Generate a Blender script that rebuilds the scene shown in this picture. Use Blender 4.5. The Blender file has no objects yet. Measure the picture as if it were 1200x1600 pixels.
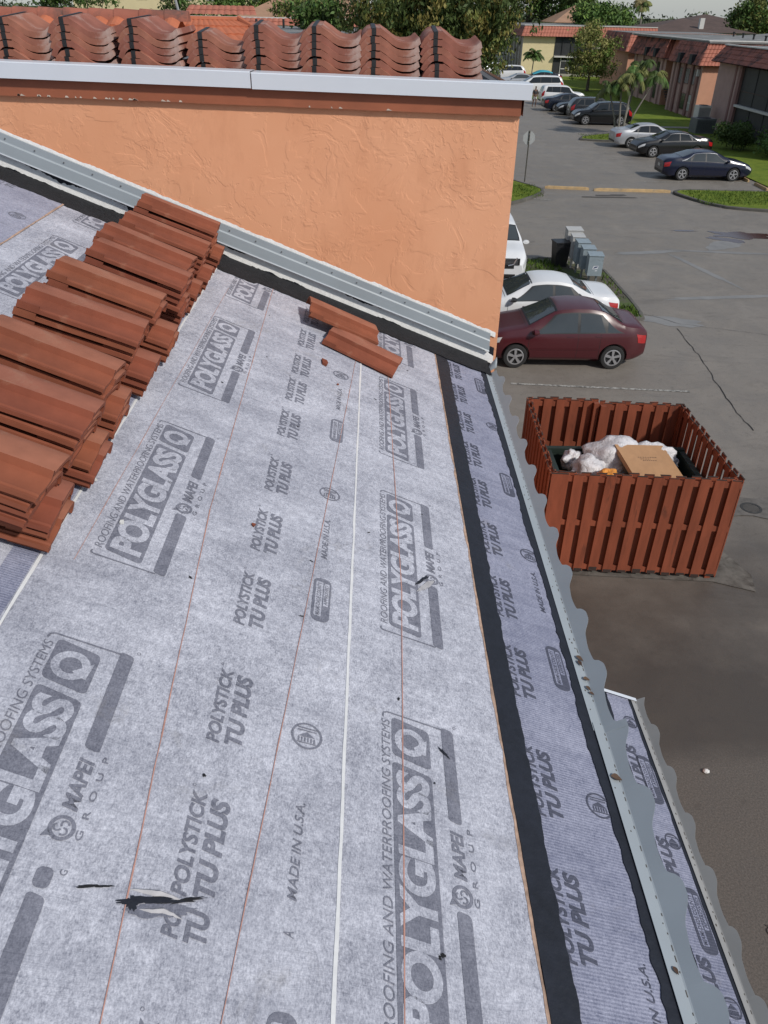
import bpy, bmesh, math, random
import numpy as np
from mathutils import Vector, Matrix
R = math.radians
rng = random.Random(7)
SC = bpy.context.scene
COL = SC.collection

# ------------------------------------------------------------------ camera
TH, RO, YAW, HC = R(32.86), R(1.2), R(1.15), 7.6
fw = Vector((math.sin(YAW)*math.cos(TH), math.cos(YAW)*math.cos(TH), -math.sin(TH)))
r0 = Vector((math.cos(YAW), -math.sin(YAW), 0)); u0 = r0.cross(fw)
rt = r0*math.cos(RO) + u0*math.sin(RO); up = u0*math.cos(RO) - r0*math.sin(RO)
cd = bpy.data.cameras.new('camera'); cam = bpy.data.objects.new('camera', cd); COL.objects.link(cam)
m = Matrix((rt, up, -fw)).transposed().to_4x4(); m.translation = (0, 0, HC)
cam.matrix_world = m
cd.sensor_fit = 'VERTICAL'; cd.sensor_height = 24.0; cd.lens = 24.0*1220/1600
cd.clip_start = 0.05; cd.clip_end = 3000
SC.camera = cam

# ------------------------------------------------------------------ world, sun, exposure
SUN = Vector((0.58, -0.56, 0.66)).normalized()
W = bpy.data.worlds.new('World'); SC.world = W; W.use_nodes = True
nt = W.node_tree; nt.nodes.clear()
sky = nt.nodes.new('ShaderNodeTexSky'); sky.sky_type = 'NISHITA'; sky.sun_disc = False
sky.sun_elevation = math.asin(SUN.z); sky.sun_rotation = math.atan2(SUN.x, SUN.y)
sky.air_density = 1.0; sky.dust_density = .5; sky.ozone_density = 1.5
bg = nt.nodes.new('ShaderNodeBackground'); bg.inputs[1].default_value = 0.11
wo = nt.nodes.new('ShaderNodeOutputWorld')
cl = nt.nodes.new('ShaderNodeMix'); cl.data_type = 'RGBA'; cl.inputs[0].default_value = .65      # thin even cloud over the clear sky
cl.inputs[7].default_value = (2.3, 2.65, 3.15, 1); nt.links.new(sky.outputs[0], cl.inputs[6]); nt.links.new(cl.outputs[2], bg.inputs[0]); nt.links.new(bg.outputs[0], wo.inputs[0])
ld = bpy.data.lights.new('sun', 'SUN'); lo = bpy.data.objects.new('sun', ld); COL.objects.link(lo)
ld.energy = 2.6; ld.angle = R(4); ld.color = (1.0, 0.95, 0.88)
lo.rotation_euler = SUN.to_track_quat('Z', 'Y').to_euler(); lo.location = (30, -40, 60)
SC.view_settings.view_transform = 'Standard'; SC.view_settings.look = 'None'
SC.view_settings.exposure = 0.35; SC.view_settings.gamma = 1.0

# ------------------------------------------------------------------ materials
def newmat(name):
    m = bpy.data.materials.new(name); m.use_nodes = True
    n = m.node_tree; n.nodes.clear()
    o = n.nodes.new('ShaderNodeOutputMaterial'); b = n.nodes.new('ShaderNodeBsdfPrincipled')
    n.links.new(b.outputs[0], o.inputs[0])
    return m, n, b
def coord(n, world=True, scale=(1,1,1)):
    if world: s = n.nodes.new('ShaderNodeNewGeometry').outputs['Position']
    else: s = n.nodes.new('ShaderNodeTexCoord').outputs['Object']
    mp = n.nodes.new('ShaderNodeMapping'); mp.inputs['Scale'].default_value = scale
    n.links.new(s, mp.inputs[0]); return mp.outputs[0]
def noise(n, vec, scale, detail=4, rough=.55, dist=0):
    t = n.nodes.new('ShaderNodeTexNoise'); t.inputs['Scale'].default_value = scale
    t.inputs['Detail'].default_value = detail; t.inputs['Roughness'].default_value = rough
    t.inputs['Distortion'].default_value = dist
    n.links.new(vec, t.inputs['Vector']); return t.outputs[0]
def ramp(n, fac, stops):
    r = n.nodes.new('ShaderNodeValToRGB'); e = r.color_ramp.elements
    while len(e) < len(stops): e.new(.5)
    for k, (p, c) in enumerate(stops):
        e[k].position = p; e[k].color = (c, c, c, 1) if isinstance(c, (int, float)) else (*c, 1)
    n.links.new(fac, r.inputs[0]); return r.outputs[0]
def mix(n, fac, a, b, mode='MIX'):
    x = n.nodes.new('ShaderNodeMix'); x.data_type = 'RGBA'; x.blend_type = mode
    if isinstance(fac, (int, float)): x.inputs[0].default_value = fac
    else: n.links.new(fac, x.inputs[0])
    for s, v in ((6, a), (7, b)):
        if isinstance(v, tuple): x.inputs[s].default_value = (*v, 1)
        else: n.links.new(v, x.inputs[s])
    return x.outputs[2]
def math_(n, op, a, b=0.5):
    x = n.nodes.new('ShaderNodeMath'); x.operation = op
    for s, v in ((0, a), (1, b)):
        if isinstance(v, (int, float)): x.inputs[s].default_value = v
        else: n.links.new(v, x.inputs[s])
    return x.outputs[0]
def bump(n, b, h, strength=.5, dist=.01, prev=None):
    x = n.nodes.new('ShaderNodeBump'); x.inputs['Strength'].default_value = strength
    x.inputs['Distance'].default_value = dist; n.links.new(h, x.inputs['Height'])
    if prev is not None: n.links.new(prev, x.inputs['Normal'])
    n.links.new(x.outputs[0], b.inputs['Normal']); return x.outputs[0]
def dk(c, f): return tuple(min(1, v*f) for v in c)
MATS = {}
def pm(name, c, rough=.7, var=.2, scale=12., bmp=0., bdist=.004, metallic=0., coat=0., spec=.5, world=False, rand=0., dirt=None, bscale=None, stretch=(1, 1, 1)):
    """general painted / weathered surface: two scales of noise in colour, optional bump, object random and dirt"""
    if name in MATS: return MATS[name]
    m, n, b = newmat(name); v = coord(n, world, stretch)
    a = noise(n, v, scale, 5); d = noise(n, v, scale*.17+.3, 3)
    f = math_(n, 'ADD', math_(n, 'MULTIPLY', a, .6), math_(n, 'MULTIPLY', d, .4))
    f = ramp(n, f, [(.3, 0.), (.7, 1.)])
    colr = mix(n, f, dk(c, 1-var), dk(c, 1+var*.8))
    if rand:
        oi = n.nodes.new('ShaderNodeObjectInfo').outputs['Random']
        h = n.nodes.new('ShaderNodeHueSaturation')
        n.links.new(math_(n, 'ADD', math_(n, 'MULTIPLY', oi, rand), 1-rand*.5), h.inputs['Value'])
        n.links.new(math_(n, 'ADD', math_(n, 'MULTIPLY', oi, rand*.05), .5-rand*.025), h.inputs['Hue'])
        n.links.new(colr, h.inputs['Color']); colr = h.outputs[0]
    if dirt:
        dc, lo_, hi = dirt
        q = ramp(n, noise(n, v, scale*.5, 6, .7, .6), [(lo_, 0.), (hi, 1.)])
        colr = mix(n, q, colr, dc)
    n.links.new(colr, b.inputs['Base Color'])
    b.inputs['Roughness'].default_value = rough; b.inputs['Metallic'].default_value = metallic
    b.inputs['Coat Weight'].default_value = coat; b.inputs['Coat Roughness'].default_value = .16
    b.inputs['Specular IOR Level'].default_value = spec
    if bmp: bump(n, b, noise(n, v, bscale or scale*2, 6), bmp, bdist)
    MATS[name] = m; return m

def membrane_mat(name, lo, hi, ribbed=False, dirt=(.20, .185, .17)):
    if name in MATS: return MATS[name]
    m, n, b = newmat(name); v = coord(n)
    vs = coord(n, True, (1.0, .55, 1.0))
    f1 = noise(n, vs, 260, 3, .7, .2); f2 = noise(n, coord(n, True, (1, .7, 1)), 62, 6, .78, .3); f3 = noise(n, v, 5.5, 4, .6)
    f4 = noise(n, v, 1.3, 2)
    f = math_(n, 'ADD', math_(n, 'MULTIPLY', f1, .40), math_(n, 'ADD', math_(n, 'MULTIPLY', f2, .38), math_(n, 'MULTIPLY', f3, .22)))
    f = ramp(n, f, [(.38, 0.), (.63, 1.)])
    h = f1
    if ribbed:
        w = n.nodes.new('ShaderNodeTexWave'); w.wave_type = 'BANDS'; w.bands_direction = 'Y'
        w.inputs['Scale'].default_value = 36; w.inputs['Distortion'].default_value = 2.2
        w.inputs['Detail'].default_value = 2; w.inputs['Detail Scale'].default_value = 6
        n.links.new(v, w.inputs[0])
        f = math_(n, 'ADD', math_(n, 'MULTIPLY', f, .68), math_(n, 'MULTIPLY', w.outputs[1], .32))
        h = w.outputs[1]
    c = mix(n, f, lo, hi)
    st = noise(n, coord(n, True, (.28, 1.5, .28)), 9, 6, .7, .5)
    c = mix(n, ramp(n, st, [(.50, 0.), (.72, .42)]), c, dk(lo, 1.1)); c = mix(n, ramp(n, st, [(.26, .28), (.44, 0.)]), c, dk(hi, 1.1))
    c = mix(n, ramp(n, f4, [(.35, 0.), (.7, .22)]), c, dk(lo, 1.25))
    sm = ramp(n, noise(n, v, 3.1, 7, .75, 1.0), [(.60, 0.), (.78, .55)])
    c = mix(n, sm, c, dirt)
    n.links.new(c, b.inputs['Base Color']); b.inputs['Roughness'].default_value = .85
    b.inputs['Specular IOR Level'].default_value = .25
    p = bump(n, b, h, .35, .0015); p = bump(n, b, st, .55, .012, p); bump(n, b, noise(n, v, 5, 4), .55, .016, p)
    MATS[name] = m; return m

# ------------------------------------------------------------------ mesh helpers
class MB:
    def __init__(s): s.v = []; s.f = []; s.m = []; s.mats = []
    def mi(s, mat):
        if mat not in s.mats: s.mats.append(mat)
        return s.mats.index(mat)
    def add(s, vs, fs, mat=None):
        o = len(s.v); s.v += [tuple(p) for p in vs]
        k = s.mi(mat) if mat else 0
        for f in fs: s.f.append(tuple(i+o for i in f)); s.m.append(k)
    def box(s, x0, x1, y0, y1, z0, z1, mat=None, M=None):
        vs = [(x, y, z) for z in (z0, z1) for y in (y0, y1) for x in (x0, x1)]
        if M: vs = [M @ Vector(p) for p in vs]
        s.add(vs, [(0,2,3,1), (4,5,7,6), (0,1,5,4), (2,6,7,3), (0,4,6,2), (1,3,7,5)], mat)
    def poly(s, pts, mat=None): s.add(pts, [tuple(range(len(pts)))], mat)
    def prism(s, pts, z0, z1, mat=None):
        n = len(pts); vs = [(x, y, z0) for x, y in pts] + [(x, y, z1) for x, y in pts]
        s.add(vs, [tuple(range(n-1, -1, -1)), tuple(range(n, 2*n))] + [(i, (i+1) % n, n+(i+1) % n, n+i) for i in range(n)], mat)
    def tube(s, pts, rad, seg=8, mat=None, cap=True):
        pts = [Vector(p) for p in pts]; n = len(pts)
        if not hasattr(rad, '__len__'): rad = [rad]*n
        vs = []
        for i, p in enumerate(pts):
            d = (pts[min(i+1, n-1)] - pts[max(i-1, 0)]).normalized()
            a = d.cross(Vector((0, 0, 1)) if abs(d.z) < .95 else Vector((1, 0, 0))).normalized(); b = d.cross(a)
            for k in range(seg):
                t = 2*math.pi*k/seg; vs.append(p + (a*math.cos(t) + b*math.sin(t))*rad[i])
        fs = [(i*seg+k, i*seg+(k+1) % seg, (i+1)*seg+(k+1) % seg, (i+1)*seg+k) for i in range(n-1) for k in range(seg)]
        if cap: fs += [tuple(range(seg-1, -1, -1)), tuple(range((n-1)*seg, n*seg))]
        s.add(vs, fs, mat)
    def lathe(s, prof, M, seg=20, mat=None):
        """prof: (radius, axial) list turned round the local z axis"""
        n = len(prof); vs = []
        for r_, a in prof:
            for k in range(seg):
                t = 2*math.pi*k/seg; vs.append(M @ Vector((r_*math.cos(t), r_*math.sin(t), a)))
        fs = [(i*seg+k, i*seg+(k+1) % seg, (i+1)*seg+(k+1) % seg, (i+1)*seg+k) for i in range(n-1) for k in range(seg)]
        s.add(vs, fs, mat)
    def grid(s, P, mat=None, flip=False):
        nu, nv = len(P), len(P[0]); vs = [p for row in P for p in row]
        fs = []
        for i in range(nu-1):
            for j in range(nv-1):
                q = (i*nv+j, i*nv+j+1, (i+1)*nv+j+1, (i+1)*nv+j)
                fs.append(q[::-1] if flip else q)
        s.add(vs, fs, mat)
    def mesh(s, name, mat=None, smooth=False, angle=40):
        me = bpy.data.meshes.new(name); me.from_pydata(s.v, [], s.f)
        if s.mats:
            for k in s.mats: me.materials.append(k)
            me.polygons.foreach_set('material_index', s.m)
        elif mat: me.materials.append(mat)
        if smooth:
            me.polygons.foreach_set('use_smooth', [True]*len(me.polygons))
            try: me.set_sharp_from_angle(angle=R(angle))
            except Exception: pass
        me.update(); return me
    def build(s, name, mat=None, parent=None, smooth=False, angle=40, **k):
        return link(name, s.mesh(name, mat, smooth, angle), parent, **k)
def link(name, me, parent=None, **k):
    o = bpy.data.objects.new(name, me); COL.objects.link(o)
    if parent: o.parent = parent
    for a, b in k.items(): o[a] = b
    return o
def thing(name, label, cat, loc=(0,0,0), rz=0, group=None):
    o = bpy.data.objects.new(name, None); COL.objects.link(o); o.empty_display_size = .1
    o.location = loc; o.rotation_euler = (0, 0, rz); return tag(o, label, cat, group)
def tag(o, label, cat, group=None):
    o['label'] = label; o['category'] = cat
    if group: o['group'] = group
    return o
def dup(root, label=None, group=None):
    r = root.copy(); COL.objects.link(r)
    if label: r['label'] = label
    if group: r['group'] = group
    for ch in list(root.children):
        c = ch.copy(); COL.objects.link(c); c.parent = r
        for g in ch.children:
            d = g.copy(); COL.objects.link(d); d.parent = c
    return r
def lerp(a, b, t): return a + (b-a)*t
def pl(xs, ys, x):
    return float(np.interp(x, xs, ys))
def smooth_prof(xs, ys, x, r=.10):
    return sum(pl(xs, ys, x+r*k)*w for k, w in ((-1, .25), (-.5, .25), (0, 0.), (.5, .25), (1, .25)))

# ------------------------------------------------------------------ roof frame
S, XE, HR = .395, .7154, 1.64
K = math.hypot(1, S); CR = HC - HR; DW = 4.8
NRM = Vector((S, 0, 1))/K
def rp(u, v, n=0.):
    """u along the eave (+Y), v up the slope from the eave, n above the roof plane"""
    x = XE - v/K
    return Vector((x, u, CR - S*x)) + NRM*n
ZE = CR - S*XE
from mathutils import noise as mnoise
def n1(x, seed=0., oct_=3):
    a, s_, f = 0., 1., 1.
    for _ in range(oct_):
        a += s_*mnoise.noise(Vector((x*f, seed*7.31, seed*1.7+.5))); s_ *= .5; f *= 2.1
    return a

INK_LO, INK_HI = (.095, .10, .13), (.27, .275, .325)
MEM = membrane_mat('membrane', (.19, .197, .24), (.655, .665, .735))
MEM2 = membrane_mat('membrane_upper', (.17, .175, .235), (.45, .455, .54))
RIB = membrane_mat('membrane_ribbed', (.10, .11, .17), (.42, .43, .53), True)
INK = membrane_mat('membrane_ink', INK_LO, INK_HI)
INKR = membrane_mat('membrane_ink_ribbed', (.05, .055, .08), (.11, .115, .155), True)
MASTIC = pm('mastic', (.0125, .0145, .022), .55, .35, 30, .5, .004, world=True, spec=.4)
MASTIC_R = pm('mastic_dull', (.014, .0145, .017), .75, .45, 40, .8, .006, world=True, spec=.3)
WHITE = pm('white_plaster', (.84, .83, .81), .75, .12, 40, .6, .004, world=True)
FILM = pm('release_film', (.66, .66, .66), .5, .1, 60, world=True)
CHALK = pm('chalk_red', (.44, .235, .19), .9, .3, 60, world=True)
TORN = pm('torn_edge', (.40, .27, .20), .9, .5, 50, world=True)
METAL = pm('painted_metal', (.30, .335, .36), .42, .07, 6, metallic=.0, spec=.6, world=True, dirt=((.16, .14, .12), .66, .80))
METAL2 = pm('painted_metal_weathered', (.30, .30, .295), .55, .12, 9, spec=.5, world=True, dirt=((.13, .12, .11), .62, .80))
COPING = pm('white_coping', (.62, .65, .70), .35, .04, 4, spec=.5, world=True)
ROOFFELT = pm('roof_felt', (.10, .10, .105), .9, .35, 6, .6, .01, world=True)
FASC = pm('fascia_paint', (.30, .092, .042), .65, .22, 5, .35, .006, world=True, dirt=((.40, .20, .12), .66, .80))
FACADE = pm('facade_paint', (.50, .25, .15), .85, .1, 5, .3, .01, world=True)

def stucco():
    m, n, b = newmat('orange_stucco'); v = coord(n)
    a = noise(n, v, 4.2, 5, .6, .9); c2 = noise(n, v, 15, 4, .62, 1.0); msk = ramp(n, noise(n, v, 1.9, 4, .65), [(.46, 0.), (.6, 1.)]); f = noise(n, v, 90, 4, .6)
    t1 = ramp(n, a, [(.46, 0.), (.50, 1.)]); t2 = ramp(n, c2, [(.52, 0.), (.58, 1.)])
    t2 = math_(n, 'MULTIPLY', t2, msk); h = math_(n, 'ADD', math_(n, 'MULTIPLY', t1, .5), math_(n, 'ADD', math_(n, 'MULTIPLY', t2, .55), math_(n, 'MULTIPLY', f, .10)))
    big = noise(n, v, 1.6, 3)
    col = mix(n, ramp(n, big, [(.3, 0.), (.7, 1.)]), (.66, .300, .160), (.73, .360, .205))
    col = mix(n, ramp(n, noise(n, coord(n, True, (1, 1, .35)), 9, 6, .7), [(.52, 0.), (.8, .5)]), col, (.52, .225, .12))
    n.links.new(col, b.inputs['Base Color']); b.inputs['Roughness'].default_value = .8
    b.inputs['Specular IOR Level'].default_value = .3
    bump(n, b, h, .45, .006); return m
STUCCO = stucco()

# ------------------------------------------------------------------ text outlines
_txt = {}
def glyphs(body, bold=0., shear=0., space=1.):
    key = (body, bold, shear, space)
    if key not in _txt:
        cu = bpy.data.curves.new('lettering', 'FONT'); cu.body = body; cu.offset = bold; cu.shear = shear
        cu.space_character = space; cu.resolution_u = 7
        o = bpy.data.objects.new('lettering', cu); COL.objects.link(o)
        bpy.context.view_layer.update()
        me = bpy.data.meshes.new_from_object(o.evaluated_get(bpy.context.evaluated_depsgraph_get()))
        v = np.array([p.co[:2] for p in me.vertices]); f = [tuple(p.vertices) for p in me.polygons]
        bpy.data.objects.remove(o); bpy.data.curves.remove(cu); bpy.data.meshes.remove(me)
        lo, hi = v.min(0), v.max(0); _txt[key] = ((v-lo)/(hi-lo), f)
    return _txt[key]
class Print:
    """flat marks laid on a roof sheet; coordinates are (u, v), written along +u with letter tops towards +v"""
    def __init__(s, n): s.mb = MB(); s.n = n; s.slant = 0.
    def text(s, body, u, v, L, h, mat, bold=.0, shear=0., space=1., lift=0.):
        g, f = glyphs(body, bold, shear, space)
        s.mb.add([rp(u+p[0]*L, v+p[1]*h, s.n+lift) for p in g], f, mat)
    def poly(s, pts, mat, lift=0.): s.mb.poly([rp(a, b, s.n+lift) for a, b in pts], mat)
    def rrect(s, u0, u1, v0, v1, r, mat, slant=0., lift=0., q=5):
        pts = []
        for cu, cv, a0 in ((u1-r, v1-r, 0), (u0+r, v1-r, 90), (u0+r, v0+r, 180), (u1-r, v0+r, 270)):
            for k in range(q+1):
                t = R(a0+90*k/q); b = cv+r*math.sin(t); pts.append((cu+r*math.cos(t)+slant*(b-v0)/(v1-v0), b))
        s.poly(pts, mat, lift)
    def line(s, pts, w, mat, lift=0.):
        for (a, b), (c, d) in zip(pts, pts[1:]):
            l = math.hypot(c-a, d-b); p, q = -(d-b)/l*w/2, (c-a)/l*w/2
            s.poly([(a-p, b-q), (c-p, d-q), (c+p, d+q), (a+p, b+q)], mat, lift)
    def ring(s, u, v, ru, rv, w, mat, seg=28, a0=0, a1=360, lift=0.):
        P = []
        for k in range(seg+1):
            t = R(a0+(a1-a0)*k/seg)
            P.append([rp(u+(ru+e)*math.cos(t), v+(rv+e)*math.sin(t), s.n+lift) for e in (0, -w)])
        s.mb.grid(P, mat)
    def done(s, name, parent): return s.mb.build(name, None, parent)

def emblem(p, u, v, mat, sz=.027):
    """rounded shield outline with a three armed swirl"""
    p.ring(u, v, sz*1.05, sz, sz*.30, mat)
    p.poly([(u-sz*.95, v+sz*1.3), (u-sz*.75, v+sz*.55), (u-sz*.2, v+sz*.95)], mat)
    for k in range(3): p.ring(u+.33*sz*math.cos(R(90+120*k)), v+.33*sz*math.sin(R(90+120*k)), sz*.36, sz*.36, sz*.16, mat, 12, 120*k+20, 120*k+250)
def logo(sheet, n, u0, v0, ink, light, splice=0., clip=False):
    """whole trade mark block: u0 = lower end, v0 = upslope edge of the dark panel"""
    p = Print(n)
    if not clip:
        p.text('ROOFING AND WATERPROOFING SYSTEMS', u0+.04, v0+.006, .79, .024, ink, .0, .18, 1.0)
        p.line([(u0+.022, v0+.028), (u0+.012, v0+.030), (u0+.006, v0+.022), (u0+.002, v0-.06), (u0-.002, v0-.16)], .005, ink)
    p.line([(u0+.838, v0+.026), (u0+.852, v0+.024), (u0+.857, v0+.012), (u0+.852, v0-.07), (u0+.847, v0-.152)], .005, ink)
    p.rrect(u0+.018, u0+.670, v0-.112, v0, .014, ink, slant=.022)
    p.text('POLYGLASS', u0+.045, v0-.103, .622, .094, light, .045, .10, .93, .0006)
    p.rrect(u0+.692, u0+.822, v0-.112, v0, .014, ink, slant=.022)
    p.ring(u0+.768, v0-.053, .046, .046, .020, light, lift=.0006)
    p.poly([(u0+.742, v0-.070), (u0+.752, v0-.062), (u0+.790, v0-.104), (u0+.735, v0-.098)], light, .0009)
    s = splice
    p.rrect(u0-.005-s, u0+.312-s, v0-.188, v0-.152, .010, ink, slant=.008)
    emblem(p, u0+.355, v0-.170, ink)
    if s:
        p.rrect(u0+.30-s+.028, u0+.34-s+.03, v0-.186, v0-.154, .012, ink)
        p.text('G', u0+.335-s*.75, v0-.210, .012, .014, ink, .01)
    p.text('MAPEI', u0+.395, v0-.187, .130, .034, ink, .035, .22)
    p.text('G R O U P', u0+.335, v0-.214, .205, .014, ink, .012, .0, 1.35)
    p.rrect(u0+.545, u0+.848, v0-.188, v0-.152, .010, ink, slant=.008)
    p.ring(u0+.865, v0-.195, .005, .005, .0014, ink, 12)
    return p.done('printed_logo', sheet)
def product_name(sheet, n, u, v, ink, upper=True):
    p = Print(n)
    if upper: p.text('POLYSTICK', u, v, .245, .034, ink, .035, .20)
    p.text('TU PLUS', u+.004, v-.056, .232, .045, ink, .045, .20)
    if upper: p.ring(u+.258, v+.034, .004, .004, .0012, ink, 10)
    return p.done('printed_product_name', sheet)
def seal(sheet, n, u, v, ink, r=.042):
    p = Print(n); p.ring(u, v, r, r, r*.14, ink, 36)
    p.poly([(u-.004, v-r*.55), (u+.012, v), (u-.004, v+r*.55)], ink)
    for k in range(6): p.line([(u-.020, v-r*.5+k*r*.2), (u-.006, v-r*.5+k*r*.2)], .004, ink)
    for a in (-.023, .016, .024): p.line([(u+a, v-r*.6), (u+a, v+r*.6)], .0035, ink)
    return p.done('printed_seal', sheet)
def county_label(sheet, n, u, v, ink, light):
    p = Print(n); p.rrect(u-.105, u+.105, v-.030, v+.030, .024, ink)
    p.rrect(u-.082, u+.086, v-.002, v+.022, .004, light, lift=.0006)
    p.text('MIAMI-DADE COUNTY', u-.078, v+.003, .158, .014, ink, .015, lift=.0012)
    p.rrect(u-.030, u+.082, v-.023, v-.006, .003, light, lift=.0006)
    p.text('APPROVED', u-.024, v-.0205, .098, .012, ink, .015, lift=.0012)
    return p.done('printed_county_label', sheet)
def origin_text(sheet, n, u, v, ink, L=.24):
    p = Print(n); p.text('MADE IN U.S.A.', u, v, L, .022, ink, .012, .22); return p.done('printed_origin', sheet)

def strip(vlo, vhi, u0, u1, n, thick=.0025, step=.02):
    """roof sheet between two (possibly ragged) edges given as functions of u"""
    mb = MB(); us = np.linspace(u0, u1, int((u1-u0)/step)+2); T = []
    for u in us:
        a, b = vlo(u), vhi(u); T.append([rp(u, a, n-thick), rp(u, a, n), rp(u, (a+b)/2, n), rp(u, b, n), rp(u, b, n-thick)])
    mb.grid(T, None, True); return mb
const = lambda c: (lambda u: c)

# ------------------------------------------------------------------ our building
BLD = thing('apartment_building', 'orange stucco building with grey membrane roof under repair and white coping', 'building', (0, 0, 0))
U0, U1 = -1.2, DW
d = MB()
d.add([rp(U0, -.01, -.003), rp(U0, 5.5, -.003), rp(U1+.1, 5.5, -.003), rp(U1+.1, -.01, -.003),
       rp(U0, -.01, -.12), rp(U0, 5.5, -.12), rp(U1+.1, 5.5, -.12), rp(U1+.1, -.01, -.12)],
      [(0,3,2,1), (4,5,6,7), (0,1,5,4), (1,2,6,5), (2,3,7,6), (3,0,4,7)])
d.build('roof_deck', ROOFFELT, BLD)
d = MB(); d.box(-6, .42, U0, U1, 0, ZE-.14); d.build('side_wall', FACADE, BLD)

# sheets, lowest first
def jag(base, amp, f, seed): return lambda u: base + amp*n1(u*f, seed, 4)
SH_C = strip(const(.02), const(.40), U0, 4.78, .001).build('membrane_sheet', RIB, BLD)
SH_B = strip(jag(.356, .006, 7, 1), const(.88), U0, 4.78, .004).build('membrane_sheet', MEM, BLD)
SH_A = strip(jag(.838, .0012, 5, 2), const(1.78), U0, 4.78, .007).build('membrane_sheet', MEM, BLD)
SH_Z = strip(jag(1.742, .002, 4, 3), const(2.66), U0, 4.78, .010).build('membrane_sheet', MEM, BLD)
SH_Y = strip(jag(2.624, .002, 4, 4), const(5.4), U0, 4.78, .013).build('membrane_sheet', MEM2, BLD)
strip(jag(1.748, .0015, 4, 3.3), jag(1.815, .003, 6, 5), U0, 4.78, .0115, .001).build('ribbed_selvage', RIB, SH_Z)
strip(jag(.8345, .0015, 6, 6), jag(.8425, .0022, 7, 6.5), U0, 4.72, .0085, .0015).build('release_strip', FILM, SH_A)
strip(jag(1.736, .0015, 6, 7), jag(1.7435, .002, 7, 7.5), U0, 4.72, .0115, .0015).build('release_strip', FILM, SH_Z)
strip(jag(2.619, .0015, 6, 7.2), jag(2.627, .004, 9, 7.7), U0, 4.72, .0145, .0015).build('torn_edge', TORN, SH_Y)
strip(jag(.350, .005, 9, 8), jag(.361, .006, 9, 8.5), U0, 4.70, .0052, .001).build('torn_edge', TORN, SH_B)
# prints
for u0 in (.62, 1.806, 2.985, 4.166): logo(SH_A, .0082, u0, 1.600, INK, MEM, .10 if u0 < 1 else 0.)
for u0 in (.675, 1.866, 3.03, 4.20): logo(SH_B, .0052, u0, .703, INK, MEM)
for u0 in (3.22, 4.37, 2.05, .88): logo(SH_Z, .0112, u0, 2.480, INK, MEM)
for u in (.42, .89, 1.275, 1.70, 2.062, 2.435, 2.868, 3.215, 3.52, 3.88, 4.24): product_name(SH_A, .0082, u, 1.158, INK)
p = Print(.0084); p.text('PO', .806, 1.158, .055, .034, INK, .035, .20); p.text('TU', .803, 1.102, .068, .045, INK, .045, .20); p.done('printed_product_name', SH_A)
p = Print(.0084); p.text('A', .852, .930, .014, .022, INK, .012, .22); p.done('printed_origin', SH_A)
for u in (.55, .93, 1.32, 1.757, 2.145, 2.53, 2.89, 3.25, 3.61, 3.97, 4.30): product_name(SH_C, .0022, u, .250, INKR)
for u in (4.45, 4.05, 3.65, 3.25, 2.85, 2.05, 1.65, 1.25, .85): product_name(SH_Z, .0112, u, 2.04, INK)
for u in (4.50, 4.1, 3.7, 3.3, 2.9, 2.5, 2.1, 1.7): product_name(SH_Y, .0142, u, 2.93, INK)
for u in (1.369, 2.551, 3.702): seal(SH_A, .0082, u, .942, INK)
for u in (1.408, 2.616, 3.80, .30): seal(SH_C, .0022, u, .062, INKR)
seal(SH_Y, .0142, 4.14, 2.71, INK)
for u in (.61, 1.92, 3.09): county_label(SH_A, .0082, u, .937, INK, MEM)
for u in (1.955, 3.18, 4.33, .55): county_label(SH_C, .0022, u, .075, INKR, RIB)
for u in (.930, 2.134, 3.30): origin_text(SH_A, .0082, u, .930, INK)
for u in (.72, 2.25): origin_text(SH_C, .0022, u, .058, INKR, .25)
def chalk(sheet, n, pts, w=.0035):
    q = []
    for (a, b), (c, d_) in zip(pts, pts[1:]):
        for k in range(24): q.append((lerp(a, c, k/24), lerp(b, d_, k/24) + .0012*n1(lerp(a, c, k/24)*6, w*999)))
    mb = MB()
    for (a, b), (c, d_) in zip(q, q[1:]):
        ww = w*(.55+.6*abs(n1(a*9, 3)))
        mb.poly([rp(a, b-ww/2, n), rp(c, d_-ww/2, n), rp(c, d_+ww/2, n), rp(a, b+ww/2, n)])
    mb.build('chalk_line', CHALK, sheet)
chalk(SH_A, .0095, [(4.70, 1.407), (2.2, 1.35), (.3, 1.235)])
chalk(SH_A, .0095, [(3.97, .868), (1.56, 1.00), (.5, 1.06)], .0028)
chalk(SH_A, .0095, [(4.3, 1.63), (1.65, 1.660)], .0022)
chalk(SH_B, .0065, [(4.3, .684), (2.1, .655), (.3, .700)], .0042)
# torn place and scuffs of exposed bitumen
def blob(sheet, n, u, v, lu, lv, ang, mat, seed, name, jagged=.35):
    pts = []; ca, sa = math.cos(R(ang)), math.sin(R(ang))
    for k in range(40):
        t = 2*math.pi*k/40; r_ = 1+jagged*n1(k*.45, seed, 3)
        a, b = lu*r_*math.cos(t), lv*r_*math.sin(t); pts.append(rp(u+a*ca-b*sa, v+a*sa+b*ca, n))
    c = rp(u, v, n); mb = MB(); mb.add([c]+pts, [(0, 1+k, 1+(k+1) % 40) for k in range(40)]); mb.build(name, mat, sheet)
PAPER = pm('torn_paper', (.40, .39, .40), .9, .25, 40, .4, .003, world=True)
blob(SH_A, .0098, .866, 1.232, .008, .060, 14, MASTIC, 3, 'tear', .55)
blob(SH_A, .0099, .857, 1.255, .013, .012, 0, MASTIC, 13, 'tear', .55)
blob(SH_A, .0091, .853, 1.205, .014, .060, 14, INK, 9, 'torn_area', .5)
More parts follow.
